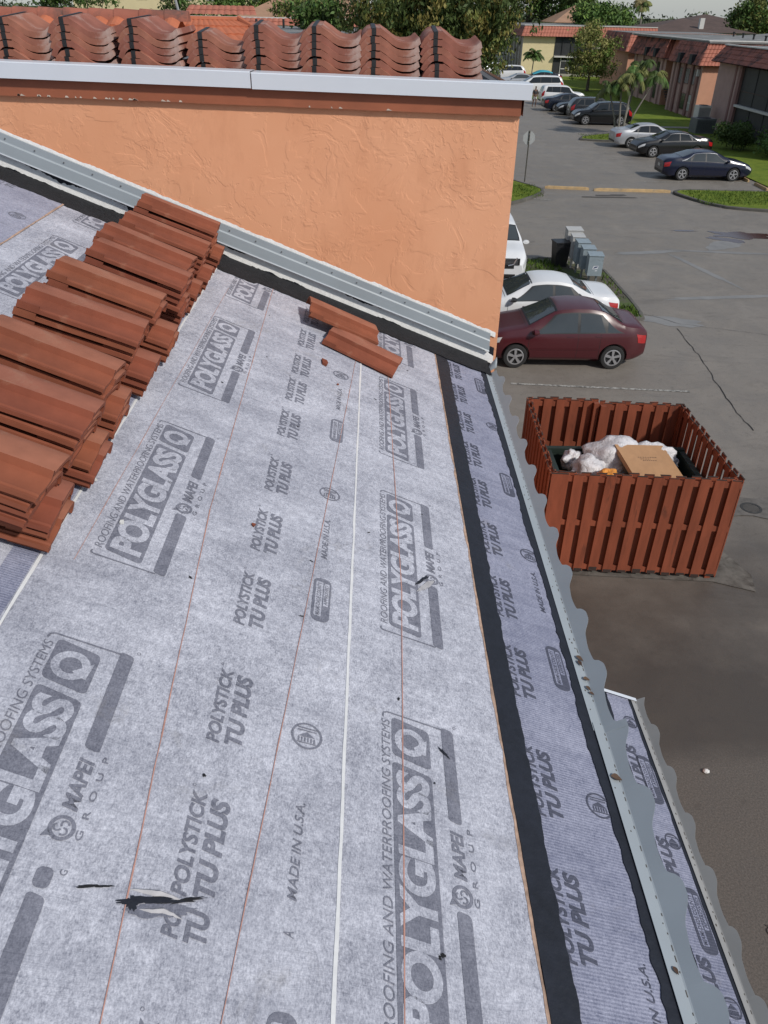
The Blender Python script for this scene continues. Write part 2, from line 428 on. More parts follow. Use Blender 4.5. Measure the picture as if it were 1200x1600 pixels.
for u_, v_, l_, w_, h_, sd in ((.879, 1.215, .11, .010, .012, 1), (.846, 1.20, .09, .009, .008, 2)):
    mb = MB(); mb.grid([[rp(u_+.004*n1(t*3, sd)+w_*q*math.sin(t*math.pi), v_+l_*(t-.5), .0085+h_*math.sin(t*math.pi)*math.sin(q*math.pi*.8)*(.6+.4*n1(t*4, sd+5))) for q in (0, .35, .7, 1)] for t in np.linspace(0, 1, 14)]); mb.build('torn_flap', PAPER, SH_A, True)
blob(SH_A, .0092, .872, 1.335, .003, .034, 14, MASTIC_R, 5, 'tear', .7)
blob(SH_A, .0097, .880, 1.165, .004, .05, 20, MASTIC_R, 6, 'tear', .6)
blob(SH_B, .0075, 2.195, .575, .045, .006, -35, MASTIC, 4, 'tear', .6)
blob(SH_B, .0072, 2.17, .560, .05, .010, -35, PAPER, 8, 'torn_flap', .5)
blob(SH_B, .0070, 1.44, .55, .02, .004, 50, MASTIC, 14, 'tear', .6)
for k in range(16):
    sh, nn, v_ = ((SH_A, .0092, rng.uniform(.9, 1.55)), (SH_B, .0062, rng.uniform(.4, .8)))[k % 2]
    blob(sh, nn, rng.uniform(.75, 4.2), v_, rng.uniform(.003, .009), rng.uniform(.002, .006), rng.uniform(0, 180), MASTIC_R, 20+k, 'scuff', .6)

# mastic bands
def mj(base, amp, seed): return lambda u: base + amp*.5*n1(u*4, seed, 4) + amp*.45*n1(u*27, seed+3, 4)
strip(mj(.276, .010, 11), mj(.352, .003, 12), U0, 4.60, .0075, .004, .012).build('mastic_band', MASTIC, BLD)
strip(const(-.004), lambda u: max(.028, .034 + .010*n1(u*2.3, 13, 3) + .006*n1(u*31, 14, 4) + .022*max(0, n1(u*1.7+4, 19, 3)-.25)), U0, 4.60, .0045, .003, .01).build('mastic_band', MASTIC, BLD)
wb = MB(); T = []
for v in np.arange(-.03, 5.4, .015):
    e = 4.56 + .012*n1(v*4, 15, 4) + .010*n1(v*22, 16, 3) - (.03 if 1.5 < v < 1.75 else 0)
    T.append([rp(e, v, .011), rp(e+.012, v, .0155), rp(4.66, v, .0155), rp(4.80, v, .015)])
wb.grid(T); wb.build('mastic_band', MASTIC_R, BLD, True)
def zj(x): return CR - S*x            # roof line on the wall
def ztop(x): return 7.287 - .0194*x
w = MB(); xs = np.arange(-6, .801, .02)
w.add([(-6, DW, zj(-6)-.3), (.80, DW, 0.), (.80, DW, ztop(.8)-.03), (-6, DW, ztop(-6)-.03)], [(0, 1, 2, 3)])
w.add([(.80, DW, 0.), (.80, 12, 0.), (.80, 12, 7.2), (.80, DW, ztop(.8)-.03)], [(0, 1, 2, 3)])
w.build('stucco_wall', STUCCO, BLD)
def wallstrip(lo, hi, y, x0=-3.4, x1=.79, step=.008):
    mb = MB(); P = [[(x, y, zj(x)+lo(x)), (x, y, zj(x)+hi(x))] for x in np.arange(x0, x1, step)]
    mb.grid(P, None, True); return mb
def wlo(x): return .012+.018*n1(x*4, 30, 4)+.008*n1(x*34, 31, 3)
wallstrip(const(-.02), const(.12), 4.7965).build('wall_mastic', MASTIC, BLD)
wallstrip(lambda x: wlo(x), lambda x: max(wlo(x)+.0005, .084+.050*n1(x*2.3+.6, 32, 4)+.018*abs(n1(x*40, 33, 2)) - .12*max(0, min(1, (-.55-n1(x*2.1+3, 36, 4))*4))), 4.7935).build('white_paint_patch', WHITE, BLD)
wallstrip(const(.19), lambda x: .224+.006*n1(x*12, 34, 3)+.004*n1(x*55, 35, 2), 4.792).build('white_sealant', WHITE, BLD)
fl = MB(); P = []
for x in np.arange(-3.4, .785, .05):
    z = zj(x); P.append([(x, 4.788, z+.207), (x, 4.782, z+.205), (x, 4.781, z+.165), (x, 4.774, z+.157), (x, 4.772, z+.097), (x, 4.766, z+.090), (x, 4.785, z+.089)])
fl.grid(P); FL = fl.build('wall_flashing', METAL, BLD)
sc_ = MB(); sc_.lathe([(0, .003), (.003, .0025), (.004, 0), (.004, -.004)], Matrix.Rotation(R(90), 4, 'X'), 8)
SCM = sc_.mesh('screw', pm('screw', (.17, .17, .17), .5, .2, metallic=.6)); x = -2.2
while x < .76:
    o = link('screw', SCM, FL); o.location = (x, 4.778, zj(x)+.183); x += .15
hm = MB(); hm.grid([[(x, 4.7645, zj(x)+.0905), (x, 4.7645, zj(x)+.0975)] for x in np.arange(-3.4, .78, .1)], None, True); hm.build('flashing_hem', COPING, FL)
# fascia and coping
f_ = MB(); f_.grid([[(x, 4.772, ztop(x)-.160+.002*n1(x*9, 40)), (x, 4.772, ztop(x)-.070)] for x in np.arange(-3.4, .815, .03)], None, True)
f_.grid([[(x, 4.80, ztop(x)-.160+.002*n1(x*9, 40)), (x, 4.772, ztop(x)-.160+.002*n1(x*9, 40))] for x in np.arange(-3.4, .815, .03)], None, True)
f_.add([(.812, 4.772, ztop(.8)-.16), (.812, 6.5, ztop(.8)-.16), (.812, 6.5, ztop(.8)-.07), (.812, 4.772, ztop(.8)-.07)], [(0, 1, 2, 3)])
pe = f_; PEEL = pm('peeled', (.55, .46, .38), .9, .3, 60, world=True)
f_.mats = [FASC]
for k in range(26):
    x = rng.uniform(-2.2, .7) if k < 12 else rng.uniform(-2.0, -1.3); l = rng.uniform(.008, .035)
    pe.poly([(x, 4.770, ztop(x)-.157), (x+l, 4.770, ztop(x)-.158), (x+l*.8, 4.770, ztop(x)-.150-rng.uniform(0, .006)), (x+l*.3, 4.770, ztop(x)-.148)], PEEL)
f_.build('fascia', None, BLD)
for a, b in ((-3.4, -.663), (-.657, .845)):
    c = MB(); P = []
    for x in np.linspace(a, b, 12):
        z = ztop(x) + (.0035 if a < -1 else 0); P.append([(x, 4.735, z-.078), (x, 4.732, z-.004), (x, 4.738, z), (x, 4.93, z-.002), (x, 4.935, z-.05)])
    c.grid(P); z = ztop(b)
    c.poly([(b, 4.735, z-.078), (b, 4.935, z-.05), (b, 4.93, z-.002), (b, 4.738, z), (b, 4.732, z-.004)])
    c.build('coping', COPING, BLD)
d = MB(); d.box(-14, .795, 4.93, 12.2, 6.6, 7.17); d.box(.74, .80, 4.94, 12.2, 7.1, 7.22); d.build('upper_roof_deck', ROOFFELT, BLD)
d = MB(); d.box(-3.2, .62, 5.27, 5.33, 7.17, 7.245); d.box(-3.2, .62, 4.97, 5.02, 7.17, 7.185); d.build('timber_batten', pm('timber', (.22, .14, .08), .8, .3, 30), BLD)

# scalloped eave closure
def scallop(p):
    """p in 0..1 from the far end of one tile to its near end"""
    if p < .03: return .56 + .24*p/.03
    if p < .14: return .80 + .20*math.sin((p-.03)/.11*math.pi/2)
    if p < .22: return 1.
    if p < .56: return .60 + .40*math.cos((p-.22)/.34*math.pi/2)**2
    return .60 - .07*math.sin((p-.56)/.44*math.pi)
def closure(P0, u_hi, u_lo, per, h, ph, mat, parent, flange=.032, name='eave_closure'):
    """P0(u, a, b): point a out from the eave in the roof plane, b = along the upturned plate"""
    mb = MB(); G = []; us = np.arange(u_lo, u_hi, per/44)
    for u in us:
        k = ((u_hi - u)/per + ph) % 1.0; t = h*scallop(k)
        G.append([P0(u, -.004, 0), P0(u, flange, 0), P0(u, flange+.002, .003), P0(u, flange, t)])
    mb.grid(G, mat)
    gm = pm('grime', (.10, .085, .07), .9, .3, 60, world=True); sp = u_lo
    while sp < u_hi:                                     # nail dimples and grime dashes along the bend
        l = rng.uniform(.004, .016)
        a, b = flange-.0035, flange-.0015
        if rng.random() < .75: mb.poly([P0(sp, a, .0018), P0(sp+l, a, .0018), P0(sp+l, b, .0018), P0(sp, b, .0018)], gm)
        sp += rng.uniform(.012, .05)
    for k in range(int((u_hi-u_lo)*9)):
        u_, a_, s_ = rng.uniform(u_lo, u_hi), rng.uniform(.004, flange-.006), rng.uniform(.001, .0028)
        mb.poly([P0(u_+s_*1.6*math.cos(q), a_+s_*math.sin(q), .0018) for q in np.linspace(0, 5.5, 7)], gm)
    o = mb.build(name, mat, parent)
    md = o.modifiers.new('sheet', 'SOLIDIFY'); md.thickness = .0012; md.offset = 0
    return o
def P_up(u, a, b):
    n = .006
    p = rp(u, -a, n); return p + Vector((math.cos(R(27)), 0, math.sin(R(27))))*b
closure(P_up, 4.62, 1.70, .278, .074, .62, METAL, BLD)
def P_up2(u, a, b):
    p = rp(u, -a-.003, .0085); return p + Vector((math.cos(R(25)), 0, math.sin(R(25))))*b
closure(P_up2, 1.735, U0, .278, .078, .12, METAL, BLD)
# small end piece turned up at the wall corner
e_ = MB(); e_.grid([[(XE+.005+.07*t, 4.66+.08*k, ZE-.03+.10*t*math.sin(math.pi*(.15+.8*k))) for t in (0, .4, .8, 1)] for k in np.linspace(0, 1, 8)])
o = e_.build('corner_flashing', METAL, BLD, True); md = o.modifiers.new('sheet', 'SOLIDIFY'); md.thickness = .002
dr = MB(); dr.add([rp(U0, -.036, .004), rp(4.6, -.036, .004), rp(4.6, -.036, -.10), rp(U0, -.036, -.10)], [(0, 1, 2, 3)]); dr.build('eave_fascia', pm('fascia_grey', (.25, .26, .27), .6, .1), BLD)

# lower porch roof below the eave
XL, ZL = 1.064, HC - 2.35
def rl(u, v, n=0.):
    x = XL - v/K; return Vector((x, u, ZL + S*(XL-x))) + NRM*n
d = MB(); d.add([rl(U0, 0, 0), rl(U0, .62, 0), rl(2.25, .62, 0), rl(2.25, 0, 0), rl(U0, 0, -.12), rl(U0, .62, -.12), rl(2.25, .62, -.12), rl(2.25, 0, -.12)],
                [(0,3,2,1), (4,5,6,7), (0,1,5,4), (1,2,6,5), (2,3,7,6), (3,0,4,7)]); d.build('lower_roof_deck', ROOFFELT, BLD)
_rp = rp
rp = rl
LOWM = .122
LS = strip(const(.002), const(.60), U0, 2.25, .003).build('membrane_sheet', RIB, BLD)
for k in range(6): product_name(LS, .0042, -.2+k*.39, .124, INKR, False)
for k in range(4): seal(LS, .0042, .55+k*.52, .045, INKR, .03)
for k in range(3): county_label(LS, .0042, .80+k*.52, .05, INKR, RIB)
strip(mj(LOWM, .010, 51), const(.62), U0, 2.24, .0055, .003, .012).build('mastic_band', MASTIC, BLD)
strip(const(-.003), lambda u: .016+.006*n1(u*9, 52, 3), U0, 2.24, .0045, .002, .012).build('mastic_band', MASTIC, BLD)
rp = _rp
def P_low(u, a, b):
    p = rl(u, -a*.8, .0065); return p + Vector((math.cos(R(24)), 0, math.sin(R(24))))*b
closure(P_low, 2.25, U0, .20, .046, .3, METAL2, BLD, .020)
d = MB(); d.grid([[rl(2.252, v, -.03), rl(2.252, v, .012)] for v in np.linspace(-.02, .6, 8)]); d.grid([[rl(2.252, v, .012), rl(2.235, v, .012)] for v in np.linspace(-.02, .6, 8)]); d.build('rake_trim', COPING, BLD)
d = MB(); d.box(.425, .62, U0, 2.2, 0, ZL+.1); d.build('porch_wall', FACADE, BLD)

# ------------------------------------------------------------------ roof tiles
CLAY = pm('clay_tile', (.225, .067, .036), .8, .30, 9, .35, .003, rand=.13, spec=.3, dirt=((.33, .165, .105), .56, .80))
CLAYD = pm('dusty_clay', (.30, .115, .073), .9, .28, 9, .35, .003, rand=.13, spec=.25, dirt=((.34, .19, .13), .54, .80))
CLAYOLD = pm('weathered_clay_tile', (.285, .112, .077), .9, .28, 10, .4, .003, rand=.16, spec=.25, dirt=((.42, .30, .26), .50, .74))
STRIPE = pm('black_stripe', (.012, .012, .013), .6, .2, 40)
PROF = [(0, .006), (.006, .020), (.020, .047), (.045, .070), (.075, .0775), (.105, .0745), (.113, .0775), (.121, .0715), (.150, .053), (.178, .031), (.200, .018), (.225, .0125), (.262, .0135), (.283, .020), (.297, .033), (.305, .036)]
PROFB = [(0, .002), (.002, .024), (.010, .041), (.024, .0490), (.055, .0515), (.100, .0490), (.128, .0450), (.133, .0450), (.137, .0530), (.146, .0530), (.149, .0300), (.170, .0240), (.198, .0190), (.226, .0180), (.229, .0130), (.240, .0130)]
def tile_mesh(name, mat, sx=1., lug=True, L=.42, th=.0125, prof=None):
    mb = MB(); pr = [(x*sx, z) for x, z in (prof or PROF)]; n = len(pr); nr = []
    for i in range(n):
        a, b = pr[max(0, i-1)], pr[min(n-1, i+1)]; t = math.hypot(b[0]-a[0], b[1]-a[1]); nr.append((-(b[1]-a[1])/t, (b[0]-a[0])/t))
    bot = [(p[0]-q[0]*th, p[1]-q[1]*th) for p, q in zip(pr, nr)]
    ring = pr + bot[::-1]; ys = [0, .006, .05, .2, .36, .414, L]; N = len(ring); vs = []
    for y in ys:
        for x, z in ring:
            e = .0015*mnoise.noise(Vector((x*30, y*20, z*30+len(name)))) + (-.0015 if y in (0, L) else 0); vs.append((x, y, z+e))
    fs = [(i*N+k, (i+1)*N+k, (i+1)*N+(k+1) % N, i*N+(k+1) % N) for i in range(len(ys)-1) for k in range(N)]
    for k in range(n-1):
        fs.append((k, k+1, N-2-k, N-1-k)); o = (len(ys)-1)*N; fs.append((o+N-1-k, o+N-2-k, o+k+1, o+k))
    mb.add(vs, fs, mat)
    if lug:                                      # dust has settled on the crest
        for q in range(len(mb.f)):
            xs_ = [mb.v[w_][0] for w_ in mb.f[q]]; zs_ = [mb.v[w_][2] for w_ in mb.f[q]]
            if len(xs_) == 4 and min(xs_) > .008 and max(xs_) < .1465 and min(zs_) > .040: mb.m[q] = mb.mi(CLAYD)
    if lug:                                      # ribs that close the gap under the pan near both ends, with a drain hole
        for y0, y1 in ((.001, .028), (.335, .362), (.388, .419)): mb.box(.205, .2262, y0, y1, -.0125, .006, mat)
        mb.box(.231, .2398, .001, .075, .010, .027, mat); mb.box(.208, .2255, .31, .42, -.0125, -.006, mat); mb.box(.02, .035, .10, .36, .0, .02, mat)
    return mb.mesh(name, None, True, 28)
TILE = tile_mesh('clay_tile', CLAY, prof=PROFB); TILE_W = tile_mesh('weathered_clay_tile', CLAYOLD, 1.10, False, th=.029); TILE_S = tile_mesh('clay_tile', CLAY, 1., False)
sm = MB(); c_ = [(p[0]*1.1, p[1]) for p in PROF]
x0, x1 = .072, .096
sm.add([(x0, -.0015, .0465), (x1, -.0015, .0465), (x1, -.0015, .0795), (x0, -.0015, .0795), (x1, .42, .0795), (x0, .42, .0795)], [(0, 1, 2, 3), (3, 2, 4, 5)])
STRIPE_ME = sm.mesh('paint_stripe', STRIPE)
ORD = ['first', 'second', 'third', 'fourth', 'fifth', 'sixth', 'seventh', 'eighth', 'ninth', 'tenth', 'eleventh', 'twelfth']
dn = Vector((1, 0, -S))/K
PB = Matrix((Vector((0, -1, 0)), dn, NRM)).transposed()          # pile tiles: length runs down the slope
def put_tile(me, loc, rot, label, group, name='clay_tile'):
    o = bpy.data.objects.new(name, me); COL.objects.link(o)
    M = rot.to_4x4(); M.translation = loc; o.matrix_world = M
    o['kind'] = 'thing'; return tag(o, label, 'roof tile', group)
YS = [4.55, 4.15, 3.88, 3.61, 3.26, 2.92, 2.57, 2.24, 1.91]
for s, y in enumerate(YS):
    nlow, nup = 3, 4
    tot = nlow+nup; k = 0; n = .016
    sk = R(rng.uniform(-3.5, 3.5)); du = rng.uniform(-.02, .02); lowv = 1.725 + rng.uniform(-.02, .02); upv = 1.772 + rng.uniform(-.025, .03); yo = rng.uniform(-.01, .01)
    for i in range(tot):
        lower = i < nlow
        # tile origin is its upslope end: v_end + .42
        v = (lowv if lower else upv) + .42 + rng.uniform(-.011, .011)
        rot = PB @ Matrix.Rotation((R(2) if lower else sk) + R(rng.uniform(-.8, .8)), 3, 'Z') @ Matrix.Rotation(R(-7.5 + rng.uniform(-.9, .9)), 3, 'Y')
        u = y + (0.03 if lower else 0) + yo + rng.uniform(-.004, .004)
        # the flipped end: local y=0 sits at the upslope end
        top = tot - i
        lab = 'clay tile, %s from the top, in the %s loose stack counted from the stucco wall' % (ORD[top-1], ORD[s]) if top > 1 else 'uppermost clay tile of the %s loose stack counted from the stucco wall' % ORD[s]
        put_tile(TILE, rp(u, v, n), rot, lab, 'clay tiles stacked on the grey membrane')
        n += .031 if i != nlow-1 else .036
# stacks behind the coping
XS = [-2.12, -1.79, -1.42, -1.045, -.735, -.422, -.095, .25]
TOPZ = [7.521, 7.527, 7.525, 7.468, 7.507, 7.506, 7.503, 7.494]
for s, (x, zt) in enumerate(zip(XS, TOPZ)):
    tilt = R(2.5); pitch = .0355; n_up = 4; tot = 8; z = zt - .078
    yaw = R([2, 1, -3, 2, 1, 0, 1, -1][s] + rng.uniform(-1, 1)); xo = 0; yo = 5.02
    for i in range(tot):
        if i == n_up: z -= .008; xo += rng.uniform(.002, .012); yaw += R(rng.uniform(-2, 2)); yo -= .02
        rot = Matrix.Rotation(yaw + R(rng.uniform(-.6, .6)), 3, 'Z') @ Matrix.Rotation(tilt + R(rng.uniform(-.7, .7)), 3, 'X') @ Matrix.Rotation(R(rng.uniform(-.7, .7)), 3, 'Y')
        lab = ('weathered tile, %s from the top, in the %s stack from the left behind coping' % (ORD[i], ORD[s])) if i else 'uppermost weathered tile in the %s stack from the left behind coping' % ORD[s]
        o = put_tile(TILE_W, Vector((x + xo + rng.uniform(-.004, .004), yo - i*.003 + rng.uniform(-.003, .003), z)), rot, lab, 'weathered tiles stacked behind the white coping')
        link('paint_stripe', STRIPE_ME, o)
        z -= pitch
# two loose tiles and a broken flap beside the wall
def loose(u, v, n, ang, tilt, label, me=TILE_S, roll=0.):
    rot = PB @ Matrix.Rotation(R(ang), 3, 'Z') @ Matrix.Rotation(R(roll), 3, 'Y') @ Matrix.Rotation(R(tilt), 3, 'X')
    return put_tile(me, rp(u, v, n), rot, label, 'loose tiles on the membrane')
loose(4.235, 1.015, .016, -13, 0, 'single clay tile lying flat on the membrane, under the tilted one by the wall', TILE)
loose(4.385, 1.205, .066, 8, -4.5, 'clay tile tilted on top of another beside the wall mastic', TILE, roll=-4)
fr = MB(); fr.prism([(0, 0), (.055, .008), (.062, .03), (.03, .036), (.004, .028)], 0, .012)
o = fr.build('tile_fragment', CLAY); M = PB.to_4x4(); M.translation = rp(3.80, 1.055, .008); o.matrix_world = M
tag(o, 'small flat shard of broken clay tile below the two loose tiles', 'tile fragment')
def chip(u, v, n, s, mat, label, seed, cat='tile chip', f=rp, name='tile_chip'):
    pts = []; r2 = random.Random(seed)
    for k in range(6): t = k*1.047+r2.uniform(-.3, .3); q = s*r2.uniform(.6, 1.2); pts.append((q*math.cos(t), q*math.sin(t)))
    mb = MB(); mb.prism(pts, 0, s*.5); o = mb.build(name, mat); M = PB.to_4x4(); M.translation = f(u, v, n); o.matrix_world = M
    return tag(o, label, cat)
PALE = pm('pale_chip', (.62, .62, .60), .8, .2, 50)
chip(3.57, .955, .010, .008, CLAY, 'tiny red tile chip just below the farthest round seal', 1)
chip(2.19, 1.198, .010, .009, CLAY, 'tiny red tile chip on the printed lettering between seal and logo', 2)
chip(1.985, 1.588, .010, .010, PALE, 'small white chip on the slogan beside the tile pile', 3)
chip(2.15, 1.72, .012, .009, PALE, 'white mortar crumb at the foot of the tile pile', 4)
LEAF = pm('dry_leaf', (.075, .040, .024), .8, .35, 60, rand=.5)
def leaf(p, L, ang, label, seed):
    r2 = random.Random(seed); mb = MB(); P = []
    for i in range(7):
        t = i/6; w_ = L*.30*math.sin(math.pi*t**.8); c = .25*L*(t-.5)**2
        P.append([(L*(t-.5), -w_, c+w_*.5), (L*(t-.5), 0, c), (L*(t-.5), w_, c+w_*.6)])
    mb.grid(P); o = mb.build('dry_leaf', LEAF, None, True); M = (PB @ Matrix.Rotation(R(ang), 3, 'Z')).to_4x4(); M.translation = p; o.matrix_world = M
    return tag(o, label, 'leaf', 'dry leaves along the eave')
for k, (u, v, L, a, lab) in enumerate([(2.03, -.024, .045, 60, 'curled brown leaf farthest up the scalloped metal edge'), (2.005, -.018, .038, 15, 'small brown leaf tucked against the farthest one on the metal edge'), (1.93, -.026, .04, 100, 'flat brown leaf between the leaf pair and the metal joint'), (1.885, -.022, .035, 40, 'brown leaf scrap right at the joint of the metal edge'), (1.865, -.03, .03, 80, 'crumpled leaf scrap just past the metal joint'), (1.52, -.022, .055, 85, 'reddish brown leaf alone on the nearer metal edge'), (.965, -.02, .03, 30, 'tiny curled leaf lowest on the metal edge near the bottom of the photo')]):
    leaf(rp(u, v, .011), L*.72, a, lab, k)

# ------------------------------------------------------------------ ground
def asphalt(name, lo, hi, stain, seed=0., gloss=.62):
    m, n, b = newmat(name); v = coord(n)
    f1 = noise(n, v, 45, 6, .75); f2 = noise(n, v, 1.1+seed, 6, .65, .6); f3 = noise(n, v, .16+seed*.1, 4, .6); f4 = noise(n, coord(n, True, (.35, 1.2, 1)), .9, 5, .7, 1.2)
    f = math_(n, 'ADD', math_(n, 'MULTIPLY', f1, .45), math_(n, 'ADD', math_(n, 'MULTIPLY', f2, .3), math_(n, 'MULTIPLY', f3, .25)))
    c = mix(n, ramp(n, f, [(.38, 0.), (.62, 1.)]), lo, hi)
    c = mix(n, ramp(n, f4, [(.56, 0.), (.74, .7)]), c, stain)
    c = mix(n, ramp(n, noise(n, v, 7, 7, .78, .4), [(.54, 0.), (.68, .5)]), c, dk(lo, .6))
    c = mix(n, ramp(n, noise(n, v, .55, 6, .7, .8), [(.55, 0.), (.7, .55)]), c, dk(hi, 1.08))
    sp = ramp(n, noise(n, v, 160, 2, .5), [(.70, 0.), (.76, .5)]); c = mix(n, sp, c, (.16, .15, .14))
    c = mix(n, ramp(n, noise(n, v, 85, 3, .6), [(.58, 0.), (.70, .55)]), c, dk(lo, .45))
    n.links.new(c, b.inputs['Base Color'])
    n.links.new(ramp(n, f2, [(.35, gloss-.12), (.7, gloss+.12)]), b.inputs['Roughness'])
    b.inputs['Specular IOR Level'].default_value = .5
    bump(n, b, f1, .5, .006); return m
def lot():
    m = asphalt('asphalt', (.150, .132, .112), (.225, .201, .174), (.110, .096, .081)); n = m.node_tree; b = next(q for q in n.nodes if q.type == 'BSDF_PRINCIPLED')
    c = b.inputs['Base Color'].links[0].from_socket; v = coord(n); sx = n.nodes.new('ShaderNodeSeparateXYZ'); n.links.new(v, sx.inputs[0])
    w1 = noise(n, v, .55, 6, .65); w2 = noise(n, v, 2.6, 6, .7)
    wob_ = math_(n, 'ADD', math_(n, 'MULTIPLY', w1, 7.), math_(n, 'MULTIPLY', w2, 1.6))
    y1 = math_(n, 'ADD', math_(n, 'ADD', sx.outputs[1], wob_), math_(n, 'MULTIPLY', sx.outputs[0], .12))
    wet = ramp(n, math_(n, 'MULTIPLY', y1, 1/30.), [(.42, .88), (.64, 0.)])          # old wet and oily corner by the bins
    c = mix(n, wet, c, (.045, .038, .032))
    y2 = math_(n, 'ADD', math_(n, 'ADD', sx.outputs[1], math_(n, 'MULTIPLY', w1, .5)), math_(n, 'MULTIPLY', w2, .45))
    br = ramp(n, math_(n, 'MULTIPLY', y2, 1/10.), [(.66, .85), (.70, 0.)])           # newer strip of brown patching nearest the building
    c2 = mix(n, ramp(n, noise(n, v, 48, 6, .85), [(.40, 0.), (.62, 1.)]), (.070, .061, .052), (.150, .132, .113)); c = mix(n, br, c, c2)
    oil = ramp(n, noise(n, v, 1.7, 3, .5), [(.68, 0.), (.76, .5)]); c = mix(n, oil, c, (.05, .042, .036))
    n.links.new(c, b.inputs['Base Color']); return m
ASPH = lot(); ASPHW = asphalt('asphalt_dark', (.05, .043, .036), (.095, .083, .071), (.03, .026, .022), .3, .66)
def grass_mat(name, a, b_, scale=1.2):
    m, n, b = newmat(name); v = coord(n)
    f = math_(n, 'ADD', math_(n, 'MULTIPLY', noise(n, v, scale, 6, .7), .6), math_(n, 'MULTIPLY', noise(n, v, 22, 4, .7), .4))
    c = mix(n, ramp(n, f, [(.38, 0.), (.62, 1.)]), a, b_); n.links.new(c, b.inputs['Base Color'])
    b.inputs['Roughness'].default_value = .9; b.inputs['Specular IOR Level'].default_value = .15
    bump(n, b, noise(n, v, 30, 4, .7), .9, .05); return m
GRASS = grass_mat('lawn_grass', (.088, .140, .018), (.19, .235, .032))
CONC = pm('concrete', (.23, .215, .19), .85, .25, 5, .4, .005, world=True, dirt=((.10, .085, .07), .55, .72))
CURBD = pm('dirty_kerb', (.085, .08, .07), .85, .35, 3, .5, .01, world=True, dirt=((.26, .25, .22), .6, .75))
YELLOW = pm('yellow_kerb_paint', (.42, .285, .14), .8, .3, 4, .4, .006, world=True, dirt=((.22, .18, .13), .5, .7))
LINE = newmat('faded_line_paint'); 
def line_mat():
    m, n, b = LINE; v = coord(n); f = ramp(n, noise(n, v, 9, 6, .75), [(.40, 0.), (.58, .9)])
    c = mix(n, f, (.09, .085, .078), (.40, .39, .36)); n.links.new(c, b.inputs['Base Color']); b.inputs['Roughness'].default_value = .8; return m
LINE = line_mat()
def sheet(name, pts, z, mat, sub=0, kind='structure'):
    mb = MB(); mb.poly([(x, y, z) for x, y in pts]); o = mb.build(name, mat); o['kind'] = kind; return o
sheet('ground', [(-900, -300), (1100, -300), (1100, 1500), (-900, 1500)], -.02, grass_mat('far_ground', (.045, .065, .02), (.10, .10, .04), .05))
sheet('parking_lot', [(-30, -25), (40, -25), (40, 36), (26, 37), (20.5, 46), (20.5, 130), (-12, 150), (-30, 60)], 0., ASPH)
def wob(pts, amp, seed, sub=7):
    q = []; n = len(pts)
    for i in range(n):
        a, b = pts[i], pts[(i+1) % n]
        for k in range(sub):
            t = k/sub; x, y = lerp(a[0], b[0], t), lerp(a[1], b[1], t); q.append((x+amp*n1(len(q)*.41, seed, 3), y+amp*n1(len(q)*.41+50, seed, 3)))
    return q
def fan(name, pts, z, mat, kind='structure'):
    cx, cy = sum(p[0] for p in pts)/len(pts), sum(p[1] for p in pts)/len(pts)
    mb = MB(); n = len(pts); mb.add([(cx, cy, z)]+[(x, y, z) for x, y in pts], [(0, 1+k, 1+(k+1) % n) for k in range(n)]); o = mb.build(name, mat); o['kind'] = kind; return o
PUDW, n_, b_ = newmat('puddle_water'); b_.inputs['Base Color'].default_value = (.060, .027, .020, 1); b_.inputs['Roughness'].default_value = .09; b_.inputs['Specular IOR Level'].default_value = .5  # red-brown base colour holds the building's reflection along with clay-tinted water
DAMP = pm('damp_sheen', (.205, .196, .184), .42, .25, 2, world=True, spec=.5)
def oval(cx, cy, a, b, ang, amp, seed, q=40):
    ca, sa = math.cos(R(ang)), math.sin(R(ang)); o = []
    for k in range(q):
        t = 2*math.pi*k/q; r_ = 1+amp*n1(3+2*math.cos(t), seed, 3)+amp*n1(9+2*math.sin(t), seed+1, 3); x, y = a*r_*math.cos(t), b*r_*math.sin(t); o.append((cx+x*ca-y*sa, cy+x*sa+y*ca))
    return o
fan('puddle', oval(15.0, 33.0, 1.25, .62, -8, .38, 63), .009, PUDW); fan('puddle', oval(14.2, 32.2, .7, .3, -30, .35, 73), .0092, PUDW); fan('puddle', oval(12.9, 33.6, .5, .12, 0, .35, 64), .0094, PUDW)
for k, a in enumerate(((13.9, 31.3, 1.1, .5, 40), (8.7, 22.2, 1.0, .40, -18), (11.2, 24.6, 1.9, .16, 8), (11.7, 27.6, 2.0, .13, 104), (13.3, 30.2, 2.6, .14, -6), (10.3, 30.0, 1.4, .2, 12), (17.5, 29.5, 1.2, .3, 30))): fan('damp_patch', oval(*a, .35, 65+k), .005+.0002*k, DAMP)
CRK = pm('crack_filler', (.022, .02, .018), .9, .3, 5, world=True)
def crack(pts, w_, seed):
    q = []
    for (a, b), (c, d_) in zip(pts, pts[1:]):
        L = math.hypot(c-a, d_-b); k_ = max(3, int(L/.15))
        for k in range(k_): t = k/k_; q.append((lerp(a, c, t)+.06*n1(len(q)*.3, seed, 3), lerp(b, d_, t)+.06*n1(len(q)*.3+9, seed, 3)))
    mb = MB(); P = [[(x-w_*(.4+abs(n1(i*.3, seed+2))), y, .0105), (x+w_*(.4+abs(n1(i*.3+4, seed))), y, .0105)] for i, (x, y) in enumerate(q)]
    mb.grid(P, None, True); o = mb.build('crack', CRK); o['kind'] = 'structure'
crack([(8.73, 21.6), (8.6, 19), (8.36, 17.0), (8.3, 15)], .014, 1)
crack([(8.1, 22.9), (9.0, 22.0), (11.2, 21.2), (14, 21.0)], .018, 2)
CRB = pm('crumbled_patch', (.10, .09, .08), .9, .5, 25, .8, .01, world=True)
